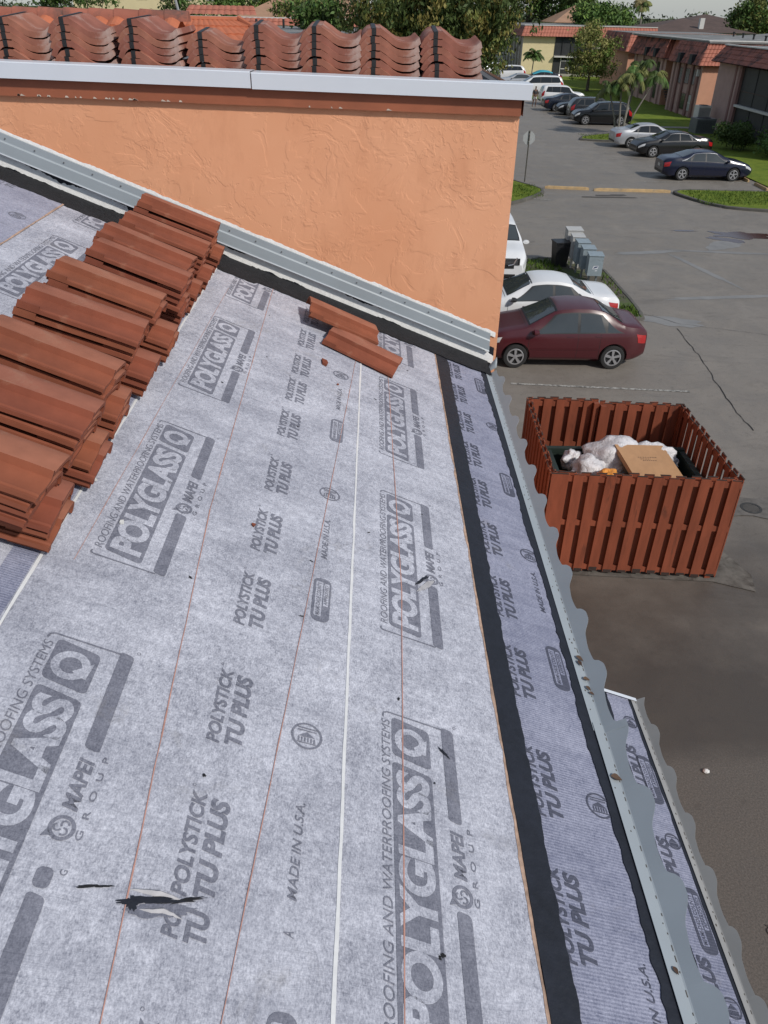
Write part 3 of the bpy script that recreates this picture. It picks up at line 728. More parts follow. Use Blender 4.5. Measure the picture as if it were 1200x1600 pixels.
for k, (x, y, s) in enumerate([(4.05, 4.2, .10), (4.25, 2.9, .12)]): fan('asphalt_patch', wob([(x-s, y-s*.5), (x+s, y-s*.4), (x+s*.8, y+s*.5), (x-s*.7, y+s*.6)], s*.3, 80+k), .012+k*.0003, CRB)
def pline(x0, y0, x1, y1, w_=.10):
    L = math.hypot(x1-x0, y1-y0); a, b = -(y1-y0)/L*w_/2, (x1-x0)/L*w_/2
    o = sheet('parking_line', [(x0-a, y0-b), (x1-a, y1-b), (x1+a, y1+b), (x0+a, y0+b)], .0085, LINE)
pline(3.36, 17.55, 7.6, 17.2, .09)
pline(3.4, 21.2, 7.3, 20.9, .09)
for k, y in enumerate((44.6, 47.15, 49.6, 52.15, 54.6, 57.1)): pline(14.4+.1*((k*7) % 3), y, 20.3, y+.35)
for k, y in enumerate((66.0, 68.5, 71.0, 73.5, 76.0, 78.6, 81.2, 83.8, 86.4)): pline(13.9, y, 20.0, y-.3)
for x0, y0, x1, y1 in ((-3, 39.6, -.5, 39.5), (7.3, 39.9, 8.5, 39.3), (4.6, 41.0, 6, 40.8)): pline(x0, y0, x1, y1, .12)
for k, (x, y, l) in enumerate(((11.0, 40.3, .9), (11.6, 40.75, .7), (12.3, 40.3, .55), (12.1, 40.9, .4))): fan('asphalt_patch', wob([(x-l, y-.12), (x+l, y-.1), (x+l*.8, y+.12), (x-l*.9, y+.1)], .06, 90+k), .0125+.0004*k, ASPHW)

def kerbed_lawn(name, pts, kerb=True, kmat=None, h=.12, w_=.16, tufts=0):
    """a lawn raised to kerb height inside a rounded concrete kerb"""
    n = len(pts); mb = MB(); mb.poly([(x, y, h-.02) for x, y in pts]); o = mb.build(name, GRASS); o['kind'] = 'structure'
    if kerb:
        P = []
        cx, cy = sum(p[0] for p in pts)/n, sum(p[1] for p in pts)/n
        kb = MB()
        for i in range(n+1):
            a, b, c = pts[(i-1) % n], pts[i % n], pts[(i+1) % n]
            tx, ty = c[0]-a[0], c[1]-a[1]; L = math.hypot(tx, ty); nx, ny = ty/L, -tx/L
            P.append([(b[0]+nx*w_, b[1]+ny*w_, -.01), (b[0]+nx*(w_-.01), b[1]+ny*(w_-.01), h-.02), (b[0]+nx*(w_-.04), b[1]+ny*(w_-.04), h), (b[0], b[1], h), (b[0]-nx*.02, b[1]-ny*.02, h-.05)])
        kb.grid(P, None, True); k = kb.build('kerb', kmat or CONC, None, True); k['kind'] = 'structure'
def arc(cx, cy, r_, a0, a1, q=8): return [(cx+r_*math.cos(R(lerp(a0, a1, k/q))), cy+r_*math.sin(R(lerp(a0, a1, k/q)))) for k in range(q+1)]
kerbed_lawn('lawn', [(15.2, 41.6), (15.15, 41.2), (15.25, 40.8), (15.5, 40.0), (15.9, 39.0), (16.5, 38.2), (17.4, 37.8), (18.6, 37.5), (22, 37.1), (34, 36.6), (34, 42.2), (20.4, 41.9), (16.0, 42.0), (15.5, 41.9)], True, CURBD)
kerbed_lawn('lawn', [(0, 36.4), (4, 36.8), (5.6, 37.5), (6.9, 38.9), (7.7, 40.0), (8.3, 41.1), (8.35, 41.7), (8.1, 42.3), (7.4, 43.6), (6.0, 46.0), (0, 46)], True, CURBD)
kerbed_lawn('lawn', [(14.55, 60.3), (15.4, 59.9), (17, 59.7), (21, 59.6), (21, 63.6), (18.5, 64.0), (16.2, 62.6), (14.9, 61.4)], True, CURBD)
o = sheet('lawn', [(20.7, 42.3), (60, 42.0), (60, 66.6), (20.9, 67.6), (20.7, 59)], .05, GRASS)
o = sheet('lawn', [(20.7, 68.6), (60, 67.6), (60, 150), (20.7, 150)], .051, GRASS)
o = sheet('lawn', [(-14, 88.5), (14.6, 88.5), (15.0, 89.6), (20.7, 90.5), (20.7, 93.5), (-14, 93)], .052, GRASS)
o = sheet('walkway', [(20.7, 67.6), (60, 66.6), (60, 67.6), (20.7, 68.6)], .065, CONC)
# tufts on the lawns that are near enough to show
def tufts(name, polys, n, h, seed, lab, spread=.02):
    r2 = random.Random(seed); mb = MB()
    for (x0, x1, y0, y1, wgt, z) in polys:
        for _ in range(int(n*wgt)):
            x, y = r2.uniform(x0, x1), r2.uniform(y0, y1); a = r2.uniform(0, 6.3); hh = h*r2.uniform(.5, 1.3); w_ = hh*.16
            lx, ly = r2.gauss(0, hh*.4), r2.gauss(0, hh*.4)
            mb.add([(x-w_*math.cos(a), y-w_*math.sin(a), z), (x+w_*math.cos(a), y+w_*math.sin(a), z), (x+lx, y+ly, z+hh)], [(0, 1, 2)])
    o = mb.build(name, GRASSB); o['kind'] = 'stuff'; o['label'] = lab; o['category'] = 'grass'
GRASSB = pm('grass_blade', (.075, .125, .018), .8, .35, 6, world=True, spec=.2)
tufts('grass_tufts', [(15.5, 22, 38.5, 41.8, .55, .1), (5, 8.2, 39.5, 42.5, .25, .1), (14.8, 20.5, 60.2, 62.5, .2, .1)], 5000, .10, 5, 'rough green grass blades on the kerbed lawns by the road')
# yellow kerb stops along the road edge and wheel stops
def stop(x0, y0, x1, y1, lab, w_=.15, h=.14, mat=YELLOW, group='yellow concrete stops'):
    L = math.hypot(x1-x0, y1-y0); mb = MB(); P = []
    for k, t in enumerate(np.linspace(0, L, 14)):
        e = .006*n1(t*2+x0, 3); e2 = .75 if k in (0, 13) else 1.
        P.append([(t, -w_/2*e2, 0), (t, -w_*.36*e2+e, h*.8*e2), (t, -w_*.24, h*e2+e), (t, w_*.24, h*e2+e), (t, w_*.36*e2+e, h*.8*e2), (t, w_/2*e2, 0)])
    mb.grid(P, None, True); mb.poly(P[0][::-1]); mb.poly(P[-1]); o = mb.build('kerb_stop', mat); o.location = (x0, y0, 0); o.rotation_euler = (0, 0, math.atan2(y1-y0, x1-x0))
    tag(o, lab, 'kerb stop', group)
stop(8.7, 42.35, 10.9, 42.06, 'pale yellow concrete stop beside the grass island with the sign'); stop(11.1, 41.9, 14.95, 41.75, 'long worn yellow concrete stop across the road edge')
stop(20.25, 45.0, 20.3, 46.9, 'yellow wheel stop in front of the navy sedan nose'); stop(20.25, 42.6, 20.3, 44.3, 'yellow wheel stop at the right edge of the photo, beside the navy sedan bay')

# ------------------------------------------------------------------ dumpster enclosure
RWOOD = pm('red_stained_wood', (.225, .062, .031), .78, .34, 5, .5, .004, spec=.3, dirt=((.055, .024, .017), .58, .76), stretch=(1.6, 1.6, .28))
DWOOD = pm('dark_rotten_wood', (.035, .022, .018), .9, .4, 20, .6, .006)
ENC = thing('dumpster_enclosure', 'red wooden board fence enclosure around the dumpster full of rubbish', 'fence', (0, 0, 0))
def panel(p0, p1, h, seed, first_wide=False, name='fence_panel', lean=0.):
    r2 = random.Random(seed); a, b = Vector((*p0, 0)), Vector((*p1, 0)); d = (b-a); L = d.length; d.normalize(); nrm = Vector((d.y, -d.x, 0))
    M = Matrix((d, -nrm, Vector((0, 0, 1)))).transposed().to_4x4(); M.translation = a
    mb = MB(); st = .232; bw = .146
    for z in (.12, h*.52, h-.10): mb.box(0, L, .02, .062, z-.045, z+.045, RWOOD, M)
    k = 0; x = 0
    while x < L-.05:
        w_ = min(bw if not (first_wide and k == 0) else .26, L-x); hh = h + r2.uniform(-.012, .014); sl = r2.uniform(-.016, .016); z0 = .05+r2.uniform(-.02, .03)
        for y0, y1, xo in ((0, .018, 0), (.064, .082, .118)):
            if x+xo+w_ > L+.02: continue
            vs = [(x+xo+dx*w_+sl*(zz/h), yy, zz+(r2.uniform(-.012, .012) if zz > 1 else 0)) for zz in (z0, hh) for yy in (y0, y1) for dx in (0, 1)]
            mb.add([M @ Vector(v) for v in vs], [(0, 2, 3, 1), (4, 5, 7, 6), (0, 1, 5, 4), (2, 6, 7, 3), (0, 4, 6, 2), (1, 3, 7, 5)], RWOOD)
            mb.box(x+xo, x+xo+w_, y0-.002, y1+.002, hh-.006, hh+.004, DWOOD, M)
            mb.box(x+xo+.01, x+xo+w_-.01, y0-.0015, y1+.001, z0-.01, z0+.03+r2.uniform(0, .04), DWOOD, M)
        x += (st if not (first_wide and k == 0) else .345); k += 1
    for xx in (.0, L-.09): mb.box(xx, xx+.09, .083, .17, 0, h-.03, RWOOD, M)
    return mb.build(name, None, ENC)
panel((2.68, 10.05), (5.50, 9.87), 1.83, 1, True); panel((5.52, 9.89), (5.50, 12.55), 1.83, 2)
panel((5.50, 12.53), (4.02, 12.60), 1.84, 3); panel((4.00, 12.66), (2.76, 12.70), 1.86, 4)
panel((2.74, 12.70), (2.66, 10.07), 1.83, 5)
o = sheet('concrete_pad', [(2.5, 10.0), (5.45, 9.80), (6.05, 9.55), (6.15, 10.0), (5.72, 11.2), (5.7, 12.8), (2.5, 12.9)], .0125, pm('old_concrete', (.13, .12, .105), .9, .4, 5, .5, .006, world=True, dirt=((.05, .042, .035), .45, .65)))
GREEN = pm('dumpster_green', (.018, .030, .024), .5, .3, 6, .2, .004, dirt=((.07, .045, .03), .62, .75))
DUM = thing('dumpster', 'dark green open steel dumpster inside the red wooden enclosure', 'dumpster', (4.15, 11.1, 0), 0)
b = MB(); X, Y0, Y1, Z = 1.15, -.72, .66, 1.28
for a in ((-X, -X+.05, Y0, Y1, .18, Z), (X-.05, X, Y0, Y1, .18, Z), (-X+.05, X-.05, Y0, Y0+.05, .18, Z), (-X+.05, X-.05, Y1-.05, Y1, .18, Z+.03), (-X+.05, X-.05, Y0+.05, Y1-.05, .18, .95)): b.box(*a)
b.build('bin_body', GREEN, DUM)
b = MB()
for a in ((-X-.04, X+.04, Y0-.04, Y0+.055, Z-.03, Z+.05), (-X-.04, X+.04, Y1-.055, Y1+.04, Z, Z+.08), (-X-.04, -X+.055, Y0+.055, Y1-.055, Z-.02, Z+.055), (X-.055, X+.04, Y0+.055, Y1-.055, Z-.02, Z+.055)): b.box(*a)
b.build('rim', GREEN, DUM)
for sx in (-1, 1):
    b = MB(); b.box(sx*X-.03 if sx < 0 else X, sx*X if sx < 0 else X+.03, -.2, .2, .75, .95); b.build('lift_pocket', GREEN, DUM)
b = MB(); [b.box(x_-.06, x_+.06, y_-.06, y_+.06, 0, .18) for x_ in (-.9, .9) for y_ in (-.5, .45)]; b.build('feet', GREEN, DUM)
BAG = newmat('white_plastic_bag')
def bagmat(M_, colr, tr=.25):
    m, n, b = M_; v = coord(n, False); f = noise(n, v, 6, 5, .6, .8)
    c = mix(n, ramp(n, f, [(.4, 0.), (.68, 1.)]), colr, dk(colr, .62)); n.links.new(c, b.inputs['Base Color'])
    b.inputs['Roughness'].default_value = .35; b.inputs['Subsurface Weight'].default_value = .0
    bump(n, b, noise(n, coord(n, False), 14, 4, .6, 1.6), .8, .03); return m
BAG = bagmat(BAG, (.66, .65, .67)); BAGY = bagmat(newmat('orange_plastic'), (.75, .30, .045)); BAGK = bagmat(newmat('dark_rubbish'), (.03, .032, .035))
def lump(name, loc, sc, seed, mat, label, cat, rz=0, crump=.22, neck=None):
    bm = bmesh.new(); bmesh.ops.create_icosphere(bm, subdivisions=4, radius=1)
    for v in bm.verts:
        p = v.co.copy(); r_ = 1 + crump*mnoise.noise(p*1.7+Vector((seed, 0, 0))) + crump*.45*(1-2*abs(mnoise.noise(p*4.1+Vector((0, seed, 0))))) + crump*.15*mnoise.noise(p*11)
        v.co = Vector((p.x*sc[0], p.y*sc[1], p.z*sc[2]))*r_
        if neck:
            q = Vector(neck).normalized().dot(p)
            if q > .86: v.co += Vector(neck)*(q-.86)*6
    me = bpy.data.meshes.new(name); bm.to_mesh(me); bm.free(); me.materials.append(mat); me.polygons.foreach_set('use_smooth', [True]*len(me.polygons))
    o = link(name, me); o.location = loc; o.rotation_euler = (0, 0, rz); return tag(o, label, cat)
lump('trash_bag', (4.02, 11.40, 1.36), (.50, .34, .32), 3.1, BAG, 'large white plastic trash bag bulging out of the back of the dumpster', 'trash bag', .2)
lump('trash_bag', (3.55, 11.05, 1.27), (.27, .25, .28), 8.4, BAG, 'crumpled white trash bag on the left in the dumpster beside the orange plastic', 'trash bag', .5, .3)
lump('trash_bag', (3.36, 11.45, 1.28), (.17, .14, .17), 1.4, BAG, 'small tied white bag at the far left of the rubbish', 'trash bag', .9, .3, (-.14, .02, .06))
lump('trash_bag', (4.62, 11.50, 1.30), (.50, .20, .26), 5.9, BAG, 'flattened white bag behind the cardboard box', 'trash bag', -.1, .3)
lump('plastic_wrapper', (3.74, 10.62, 1.44), (.15, .13, .13), 2.2, BAGY, 'orange plastic wrapper at the front of the dumpster rubbish', 'wrapper', 0, .3)
lump('rubbish_sack', (4.1, 11.0, 1.0), (.85, .50, .22), 6.6, BAGK, 'dark rubbish sack under the white bags in the dumpster', 'trash bag', 0, .3)
lump('trash_bag', (3.98, 10.68, 1.22), (.22, .14, .16), 9.9, BAG, 'pale crumpled bag between the orange wrapper and the cardboard', 'trash bag', 0, .35)
CARD = pm('cardboard', (.36, .205, .105), .85, .12, 9, .2, .003)
CB = thing('cardboard_box', 'flattened brown cardboard box lying tilted on top of the dumpster rubbish', 'box', (4.50, 10.93, 1.47), R(8))
CB.rotation_euler = (R(16), R(9), R(16))
b = MB(); b.box(-.47, .47, -.34, .34, -.035, .035); b.build('carton', CARD, CB)
b = MB(); b.box(-.47, .47, .341, .47, .018, .026); b.build('flap', CARD, CB)
b = MB()
for k, (l, y_) in enumerate(((.34, .16), (.24, .12), (.30, .085))):
    x_ = -.18+k*.03
    while x_ < -.18+l: q = rng.uniform(.012, .04); b.box(x_, x_+q, y_, y_+.014, .0352, .0358); x_ += q+.012
b.build('printed_lines', pm('box_print', (.10, .06, .04), .9, .2), CB)
b = MB(); q_ = [(.07*math.cos(t), .05*math.sin(t)) for t in np.linspace(0, 5.8, 9)]; b.prism(q_, 0, .03); o = b.build('paper_scrap', BAG); o.location = (5.0, 10.62, 1.33); tag(o, 'small white paper scrap at the right end of the cardboard on the dumpster rim', 'scrap')
# drain cover and a white litter piece
IRON = pm('cast_iron', (.035, .033, .03), .6, .3, 20, .5, .004)
DC = thing('drain_cover', 'round iron drain cover in the asphalt right of the red enclosure', 'drain cover', (6.97, 12.0, 0))
b = MB(); b.lathe([(.19, .004), (.19, .018), (.15, .018), (.15, .010), (0, .010)], Matrix.Identity(4), 28); b.build('frame', IRON, DC)
b = MB()
for k in range(-3, 4): l = math.sqrt(.15**2-(k*.038)**2); b.box(-l, l, k*.038-.008, k*.038+.008, .010, .017)
b.build('grate', IRON, DC)
fan('asphalt_patch', wob([(6.55, 11.7), (7.4, 11.7), (7.45, 12.35), (6.5, 12.3)], .08, 97), .0128, pm('concrete_dark', (.12, .11, .10), .9, .4, 8, .5, .01, world=True))
lump('litter', (4.03, 6.11, .02), (.035, .03, .02), 4, PALE, 'small white litter lump alone on the dark asphalt', 'litter')

# ------------------------------------------------------------------ mailboxes
MBC = pm('mailbox_blue_grey', (.24, .29, .32), .5, .15, 8, .2, .002, dirt=((.09, .08, .075), .58, .74)); MBW = pm('mailbox_white_grey', (.42, .42, .41), .55, .12, 8, .2, .002, dirt=((.17, .15, .13), .62, .78))
POSTM = pm('post_metal', (.20, .22, .23), .5, .2, 10, metallic=.3); POSTW = pm('post_white', (.45, .44, .42), .6, .2, 10)
DECAL = pm('white_decal', (.6, .62, .66), .5, .1); DECALB = pm('blue_decal', (.03, .045, .12), .5, .1); SLOT = pm('dark_gap', (.015, .016, .018), .7, .2)
def mailbox(x, y, w_, d_, z0, z1, mat, pm_, label, decal=False, rz=0):
    t = thing('mailbox_unit', label, 'mailbox', (x, y, 0), rz, 'mailboxes in a row')
    b = MB(); b.prism([(-w_/2, -d_/2), (w_/2, -d_/2), (w_/2, d_/2), (-w_/2, d_/2)], z0, z1-.03)
    bo = b.build('box', mat, t)
    b = MB(); b.add([(-w_/2-.012, -d_/2-.02, z1-.03), (w_/2+.012, -d_/2-.02, z1-.03), (w_/2+.012, d_/2+.012, z1-.03), (-w_/2-.012, d_/2+.012, z1-.03), (-w_/2-.012, -d_/2-.02, z1-.012), (w_/2+.012, -d_/2-.02, z1-.012), (w_/2+.012, d_/2+.012, z1+.015), (-w_/2-.012, d_/2+.012, z1+.015)],
                    [(0, 3, 2, 1), (4, 5, 6, 7), (0, 1, 5, 4), (1, 2, 6, 5), (2, 3, 7, 6), (3, 0, 4, 7)]); b.build('lid', mat, t)
    for k in range(4):                                       # rows of small doors on the side facing the cars
        zz = z0+.03+(z1-z0-.09)*k/4
        b = MB(); b.box(-w_/2-.006, -w_/2-.0005, -d_/2+.03, d_/2-.03, zz, zz+(z1-z0-.09)/4-.014); b.build('door', mat, t)
    for sx in (-.12, .12):
        b = MB(); b.box(sx-.03, sx+.03, -.03, .03, 0, z0); b.build('post', pm_, t)
    b = MB(); b.box(-.2, .2, -.16, .16, 0, .015); b.build('base_plate', pm_, t)
    if decal:
        b = MB(); y_ = -d_/2-.002; b.poly([(-.10, y_, z0+.21), (.08, y_, z0+.23), (.10, y_, z0+.33), (-.06, y_, z0+.32)], DECAL)
        b.poly([(-.07, y_-.001, z0+.23), (.05, y_-.001, z0+.27), (.085, y_-.001, z0+.315), (-.02, y_-.001, z0+.30)], DECALB); b.poly([(0, y_, z0+.15), (.07, y_, z0+.16), (.07, y_, z0+.19), (.0, y_, z0+.18)], DECAL)
        b.build('postal_emblem', None, bo)
mailbox(7.22, 25.75, .46, .44, .36, 1.02, MBC, POSTM, 'blue-grey mailbox unit with a white postal emblem, nearest the parked cars', True, R(-4))
mailbox(7.12, 26.36, .42, .44, .40, 1.08, MBC, POSTM, 'blue-grey mailbox unit with rust-stained top, second from the parked cars', False, R(-2))
mailbox(7.05, 26.93, .42, .44, .42, 1.14, MBC, POSTM, 'blue-grey mailbox unit in the middle of the row', False, R(2))
mailbox(7.00, 27.48, .42, .44, .44, 1.19, MBW, POSTW, 'pale grey mailbox unit, second from the far end of the row', False, R(-2))
mailbox(6.98, 28.05, .52, .46, .42, 1.28, MBW, POSTW, 'tall white-grey mailbox unit at the far end beside the black bin', False, R(0))
BIN = thing('wheelie_bin', 'black wheeled rubbish bin behind the mailbox row', 'bin', (6.52, 27.75, 0), R(8)); BK = pm('black_plastic', (.013, .013, .015), .45, .2, 20)
b = MB(); a1, a2 = .20, .26
b.add([(-a1, -a1, .05), (a1, -a1, .05), (a1, a1, .05), (-a1, a1, .05), (-a2, -a2, .88), (a2, -a2, .88), (a2, a2, .88), (-a2, a2, .88)], [(0, 3, 2, 1), (4, 5, 6, 7), (0, 1, 5, 4), (1, 2, 6, 5), (2, 3, 7, 6), (3, 0, 4, 7)]); b.build('bin_body', BK, BIN)
b = MB(); b.box(-.28, .28, -.29, .29, .88, .93); b.build('lid', BK, BIN)
for sx in (-.2, .2): b = MB(); b.lathe([(0, -.02), (.09, -.02), (.09, .02), (0, .02)], Matrix.Translation((sx, .2, .09)) @ Matrix.Rotation(R(90), 4, 'Y'), 14); b.build('wheel', BK, BIN)
kerbed_lawn('island_soil', wob([(5.0, 26.4), (6.4, 25.0), (7.4, 22.3), (7.9, 22.4), (8.0, 23.2), (7.95, 27.2), (7.4, 28.6), (6.0, 28.7), (5.1, 27.8)], .05, 71, 4), True, CURBD, .10, .13)
bpy.data.objects['island_soil'].data.materials[0] = pm('island_soil', (.085, .075, .055), .95, .45, 2.5, .7, .02, world=True, dirt=((.06, .09, .02), .48, .6))
tufts('grass_tufts', [(5.1, 6.5, 26.4, 28.4, .6, .08), (7.3, 7.9, 22.3, 23.3, .3, .08), (7.6, 7.95, 24, 27, .1, .08)], 1100, .12, 9, 'ragged green weeds on the mailbox island')

# ------------------------------------------------------------------ stop sign seen from behind
SG = thing('stop_sign', 'octagonal road sign on thin post, bare grey back seen, on the grass island', 'sign', (7.83, 43.42, .1), R(6))
ALU = pm('bare_aluminium', (.36, .37, .37), .45, .12, 8, metallic=.35); RED = pm('sign_red', (.45, .02, .02), .5, .1)
b = MB(); b.tube([(0, 0, 0), (0, 0, 2.42)], .032, 8); b.build('post', pm('sign_post', (.07, .065, .055), .7, .3, 10), SG)
pts = [(.33*math.cos(R(22.5+45*k)), 2.08+.33*math.sin(R(22.5+45*k))) for k in range(8)]
b = MB(); b.add([(x, .036, z) for x, z in pts]+[(x, .040, z) for x, z in pts], [tuple(range(8)), tuple(range(15, 7, -1))]+[(k, 8+k, 8+(k+1) % 8, (k+1) % 8) for k in range(8)]); b.build('sign_plate', ALU, SG)
b = MB(); b.poly([(x*.97, .0415, 2.08+(z-2.08)*.97) for x, z in pts[::-1]]); b.build('sign_face', RED, SG)
b = MB(); [b.box(-.02, .02, -.036, .034, z, z+.03) for z in (1.9, 2.25)]; b.build('bracket', ALU, SG)

# ------------------------------------------------------------------ cars
GLASS = pm('car_glass', (.012, .015, .017), .05, .2, 2, spec=.6)
GLASSL = pm('car_glass_light', (.045, .053, .056), .04, .25, 1.2, spec=.8)
BLK = pm('black_trim', (.014, .014, .015), .5, .2, 20); TYRE = pm('tyre_rubber', (.018, .018, .018), .85, .25, 30)
RIM = pm('alloy_rim', (.36, .36, .37), .35, .15, 20, metallic=.5); CHR = pm('chrome_trim', (.55, .56, .58), .2, .05, 20, metallic=.8)
LAMPR = pm('red_lamp', (.36, .012, .014), .15, .15, 10, coat=.6); LAMPW = pm('clear_lamp', (.50, .51, .52), .12, .2, 20, coat=.6); LAMPA = pm('amber_lamp', (.55, .20, .03), .2, .1, 10)
PLATE = pm('number_plate', (.55, .55, .53), .5, .05, 30)
def paint(name, c, rough=.28, coat=.7, metallic=.0): return pm('paint_'+name, c, rough, .06, 1.2, coat=coat*.55, metallic=metallic)
# side profiles: x measured from the tail (0) to the nose (1); heights in metres
TYPES = {
 'sedan': dict(L=4.85, W=1.84, H=1.45, top=[(0, .88), (.012, 1.02), (.05, 1.10), (.15, 1.13), (.20, 1.17), (.335, 1.40), (.42, 1.445), (.50, 1.45), (.57, 1.42), (.735, 1.06), (.76, 1.02), (.90, .93), (.965, .82), (1, .62)],
   belt=[(0, .86), (.1, .98), (.45, .95), (.75, .90), (.95, .80), (1, .60)], side=(.205, .335, .575, .715), split=.455, q=.29, ws=(.585, .733), rw=(.195, .325), wheels=(.215, .79), R=.33),
 'compact': dict(L=4.05, W=1.70, H=1.47, top=[(0, .86), (.012, 1.0), (.04, 1.07), (.12, 1.10), (.16, 1.14), (.275, 1.41), (.36, 1.478), (.47, 1.485), (.57, 1.445), (.735, 1.08), (.765, 1.03), (.90, .93), (.965, .82), (1, .60)],
   belt=[(0, .84), (.1, .94), (.45, .905), (.75, .88), (.95, .80), (1, .58)], side=(.165, .30, .578, .722), split=.435, q=.262, ws=(.575, .735), rw=(.165, .295), wheels=(.205, .81), R=.305),
 'saloon': dict(L=4.45, W=1.72, H=1.40, top=[(0, .84), (.012, .98), (.05, 1.03), (.15, 1.05), (.20, 1.09), (.30, 1.32), (.38, 1.39), (.47, 1.40), (.55, 1.36), (.70, 1.02), (.735, .97), (.90, .88), (.965, .78), (1, .58)],
   belt=[(0, .82), (.1, .92), (.45, .90), (.75, .86), (.95, .76), (1, .56)], side=(.185, .315, .55, .69), split=.42, q=.268, ws=(.56, .705), rw=(.185, .295), wheels=(.235, .80), R=.30),
 'suv': dict(L=4.6, W=1.86, H=1.66, top=[(0, .90), (.01, 1.05), (.03, 1.25), (.10, 1.56), (.18, 1.64), (.40, 1.66), (.55, 1.62), (.60, 1.56), (.725, 1.16), (.75, 1.12), (.90, 1.04), (.965, .90), (1, .68)],
   belt=[(0, .88), (.1, 1.10), (.45, 1.06), (.75, 1.0), (.95, .88), (1, .66)], side=(.085, .17, .585, .71), split=.42, q=.24, ws=(.60, .722), rw=(.02, .10), wheels=(.20, .80), R=.36),
 'boxy': dict(L=4.25, W=1.81, H=1.68, top=[(0, .90), (.008, 1.05), (.02, 1.30), (.06, 1.62), (.12, 1.68), (.45, 1.69), (.58, 1.66), (.62, 1.60), (.715, 1.18), (.74, 1.14), (.93, 1.08), (.975, .95), (1, .70)],
   belt=[(0, .88), (.05, 1.14), (.45, 1.10), (.75, 1.06), (.95, .93), (1, .68)], side=(.10, .14, .615, .70), split=.42, q=.23, ws=(.615, .712), rw=(.014, .055), wheels=(.20, .80), R=.36),
 'van': dict(L=5.1, W=1.98, H=1.74, top=[(0, .90), (.008, 1.05), (.02, 1.28), (.07, 1.66), (.14, 1.73), (.45, 1.74), (.62, 1.70), (.67, 1.64), (.83, 1.18), (.86, 1.12), (.94, 1.0), (.975, .86), (1, .64)],
   belt=[(0, .88), (.05, 1.10), (.45, 1.06), (.80, 1.02), (.95, .84), (1, .62)], side=(.06, .12, .66, .80), split=.50, q=.27, ws=(.67, .828), rw=(.014, .065), wheels=(.19, .80), R=.36)}
class Car:
    def __init__(s, t): s.__dict__.update(TYPES[t]); s.tx = [a*s.L for a, _ in s.top]; s.tz = [b for _, b in s.top]; s.bx = [a*s.L for a, _ in s.belt]; s.bz = [b for _, b in s.belt]
    def zt(s, x): return smooth_prof(s.tx, s.tz, min(max(x, 0), s.L), .07)
    def sec(s, x):
        x = min(max(x, 0), s.L); t = x/s.L; e = min(t, 1-t)*s.L
        plan = 1 - .20*max(0, 1-e/.55)**2.2 - .03*max(0, 1-e/1.4)
        w_ = s.W/2*plan; zt = s.zt(x); zb = min(smooth_prof(s.bx, s.bz, x, .1), zt-.03); zs = .20 + .12*max(0, 1-e/.45)**1.5
        cab = min(1, max(0, (zt-zb-.10)/(s.H-.97-.10))); cab = cab*cab*(3-2*cab)
        wr = s.W/2*.70; yR = lerp(.90*w_, min(wr, .9*w_), cab); ze = lerp(zt-.035, zt-.085, cab)
        if ze < zb: ze = zb+.002
        return [(w_*.86, zs), (w_*.955, zs+.07), (w_*.985, zs+.22*(zb-zs)+.05), (w_, zs+.52*(zb-zs)), (w_*.992, zb-.10), (w_*.955, zb), (lerp(w_*.955, yR, .5)+.018*cab, lerp(zb, ze, .5)), (yR, ze), (yR*.93, lerp(ze, zt, .62)), (yR*.62, lerp(ze, zt, .90)), (0, zt)]
    def pt(s, x, j, f, side=1):
        """point on the surface: between section points j and j+1 at fraction f"""
        p = s.sec(x); a, b = p[j], p[min(j+1, 10)]; return Vector((x-s.L/2, side*lerp(a[0], b[0], f), lerp(a[1], b[1], f)))
    def at(s, x, g, side=1): j = min(9, int(g)); return s.pt(x, j, g-j, side)
    def patch(s, quad, off, side=1, nu=8, nv=5):
        """quad: (x,g) corners  a b / d c  in surface parameters"""
        P = []
        for i in range(nu+1):
            row = []
            for j in range(nv+1):
                u, v = i/nu, j/nv; x = lerp(lerp(quad[0][0], quad[1][0], u), lerp(quad[3][0], quad[2][0], u), v); g = lerp(lerp(quad[0][1], quad[1][1], u), lerp(quad[3][1], quad[2][1], u), v)
                p = s.at(x, g, side); dx = s.at(x+.02, g, side)-s.at(x-.02, g, side); dg = s.at(x, min(g+.05, 9.99), side)-s.at(x, max(g-.05, 0), side)
                n = dx.cross(dg); n = n.normalized()*(-1 if side > 0 else 1) if n.length > 1e-9 else Vector((0, 0, 1)); row.append(p+n*off)
            P.append(row)
        mb = MB(); mb.grid(P, None, side < 0); return mb
    def screen(s, x0, x1, q, off, nu=6, nv=8, w0=.9, w1=.86):
        P = []
        for i in range(nu+1):
            x = lerp(x0, x1, i/nu); sec = s.sec(x); row = []
            ww = sec[7][0]*lerp(w0, w1, i/nu)*q
            for j in range(nv+1):
                y = lerp(-ww, ww, j/nv); zz = np.interp(abs(y), [sec[10][0], sec[9][0], sec[8][0], sec[7][0]], [sec[10][1], sec[9][1], sec[8][1], sec[7][1]])
                sl = (s.zt(x+.05)-s.zt(x-.05))/.1; n = Vector((-sl, 0, 1)).normalized(); row.append(Vector((x-s.L/2, y, zz))+n*off)
            P.append(row)
        mb = MB(); mb.grid(P, None, True); return mb
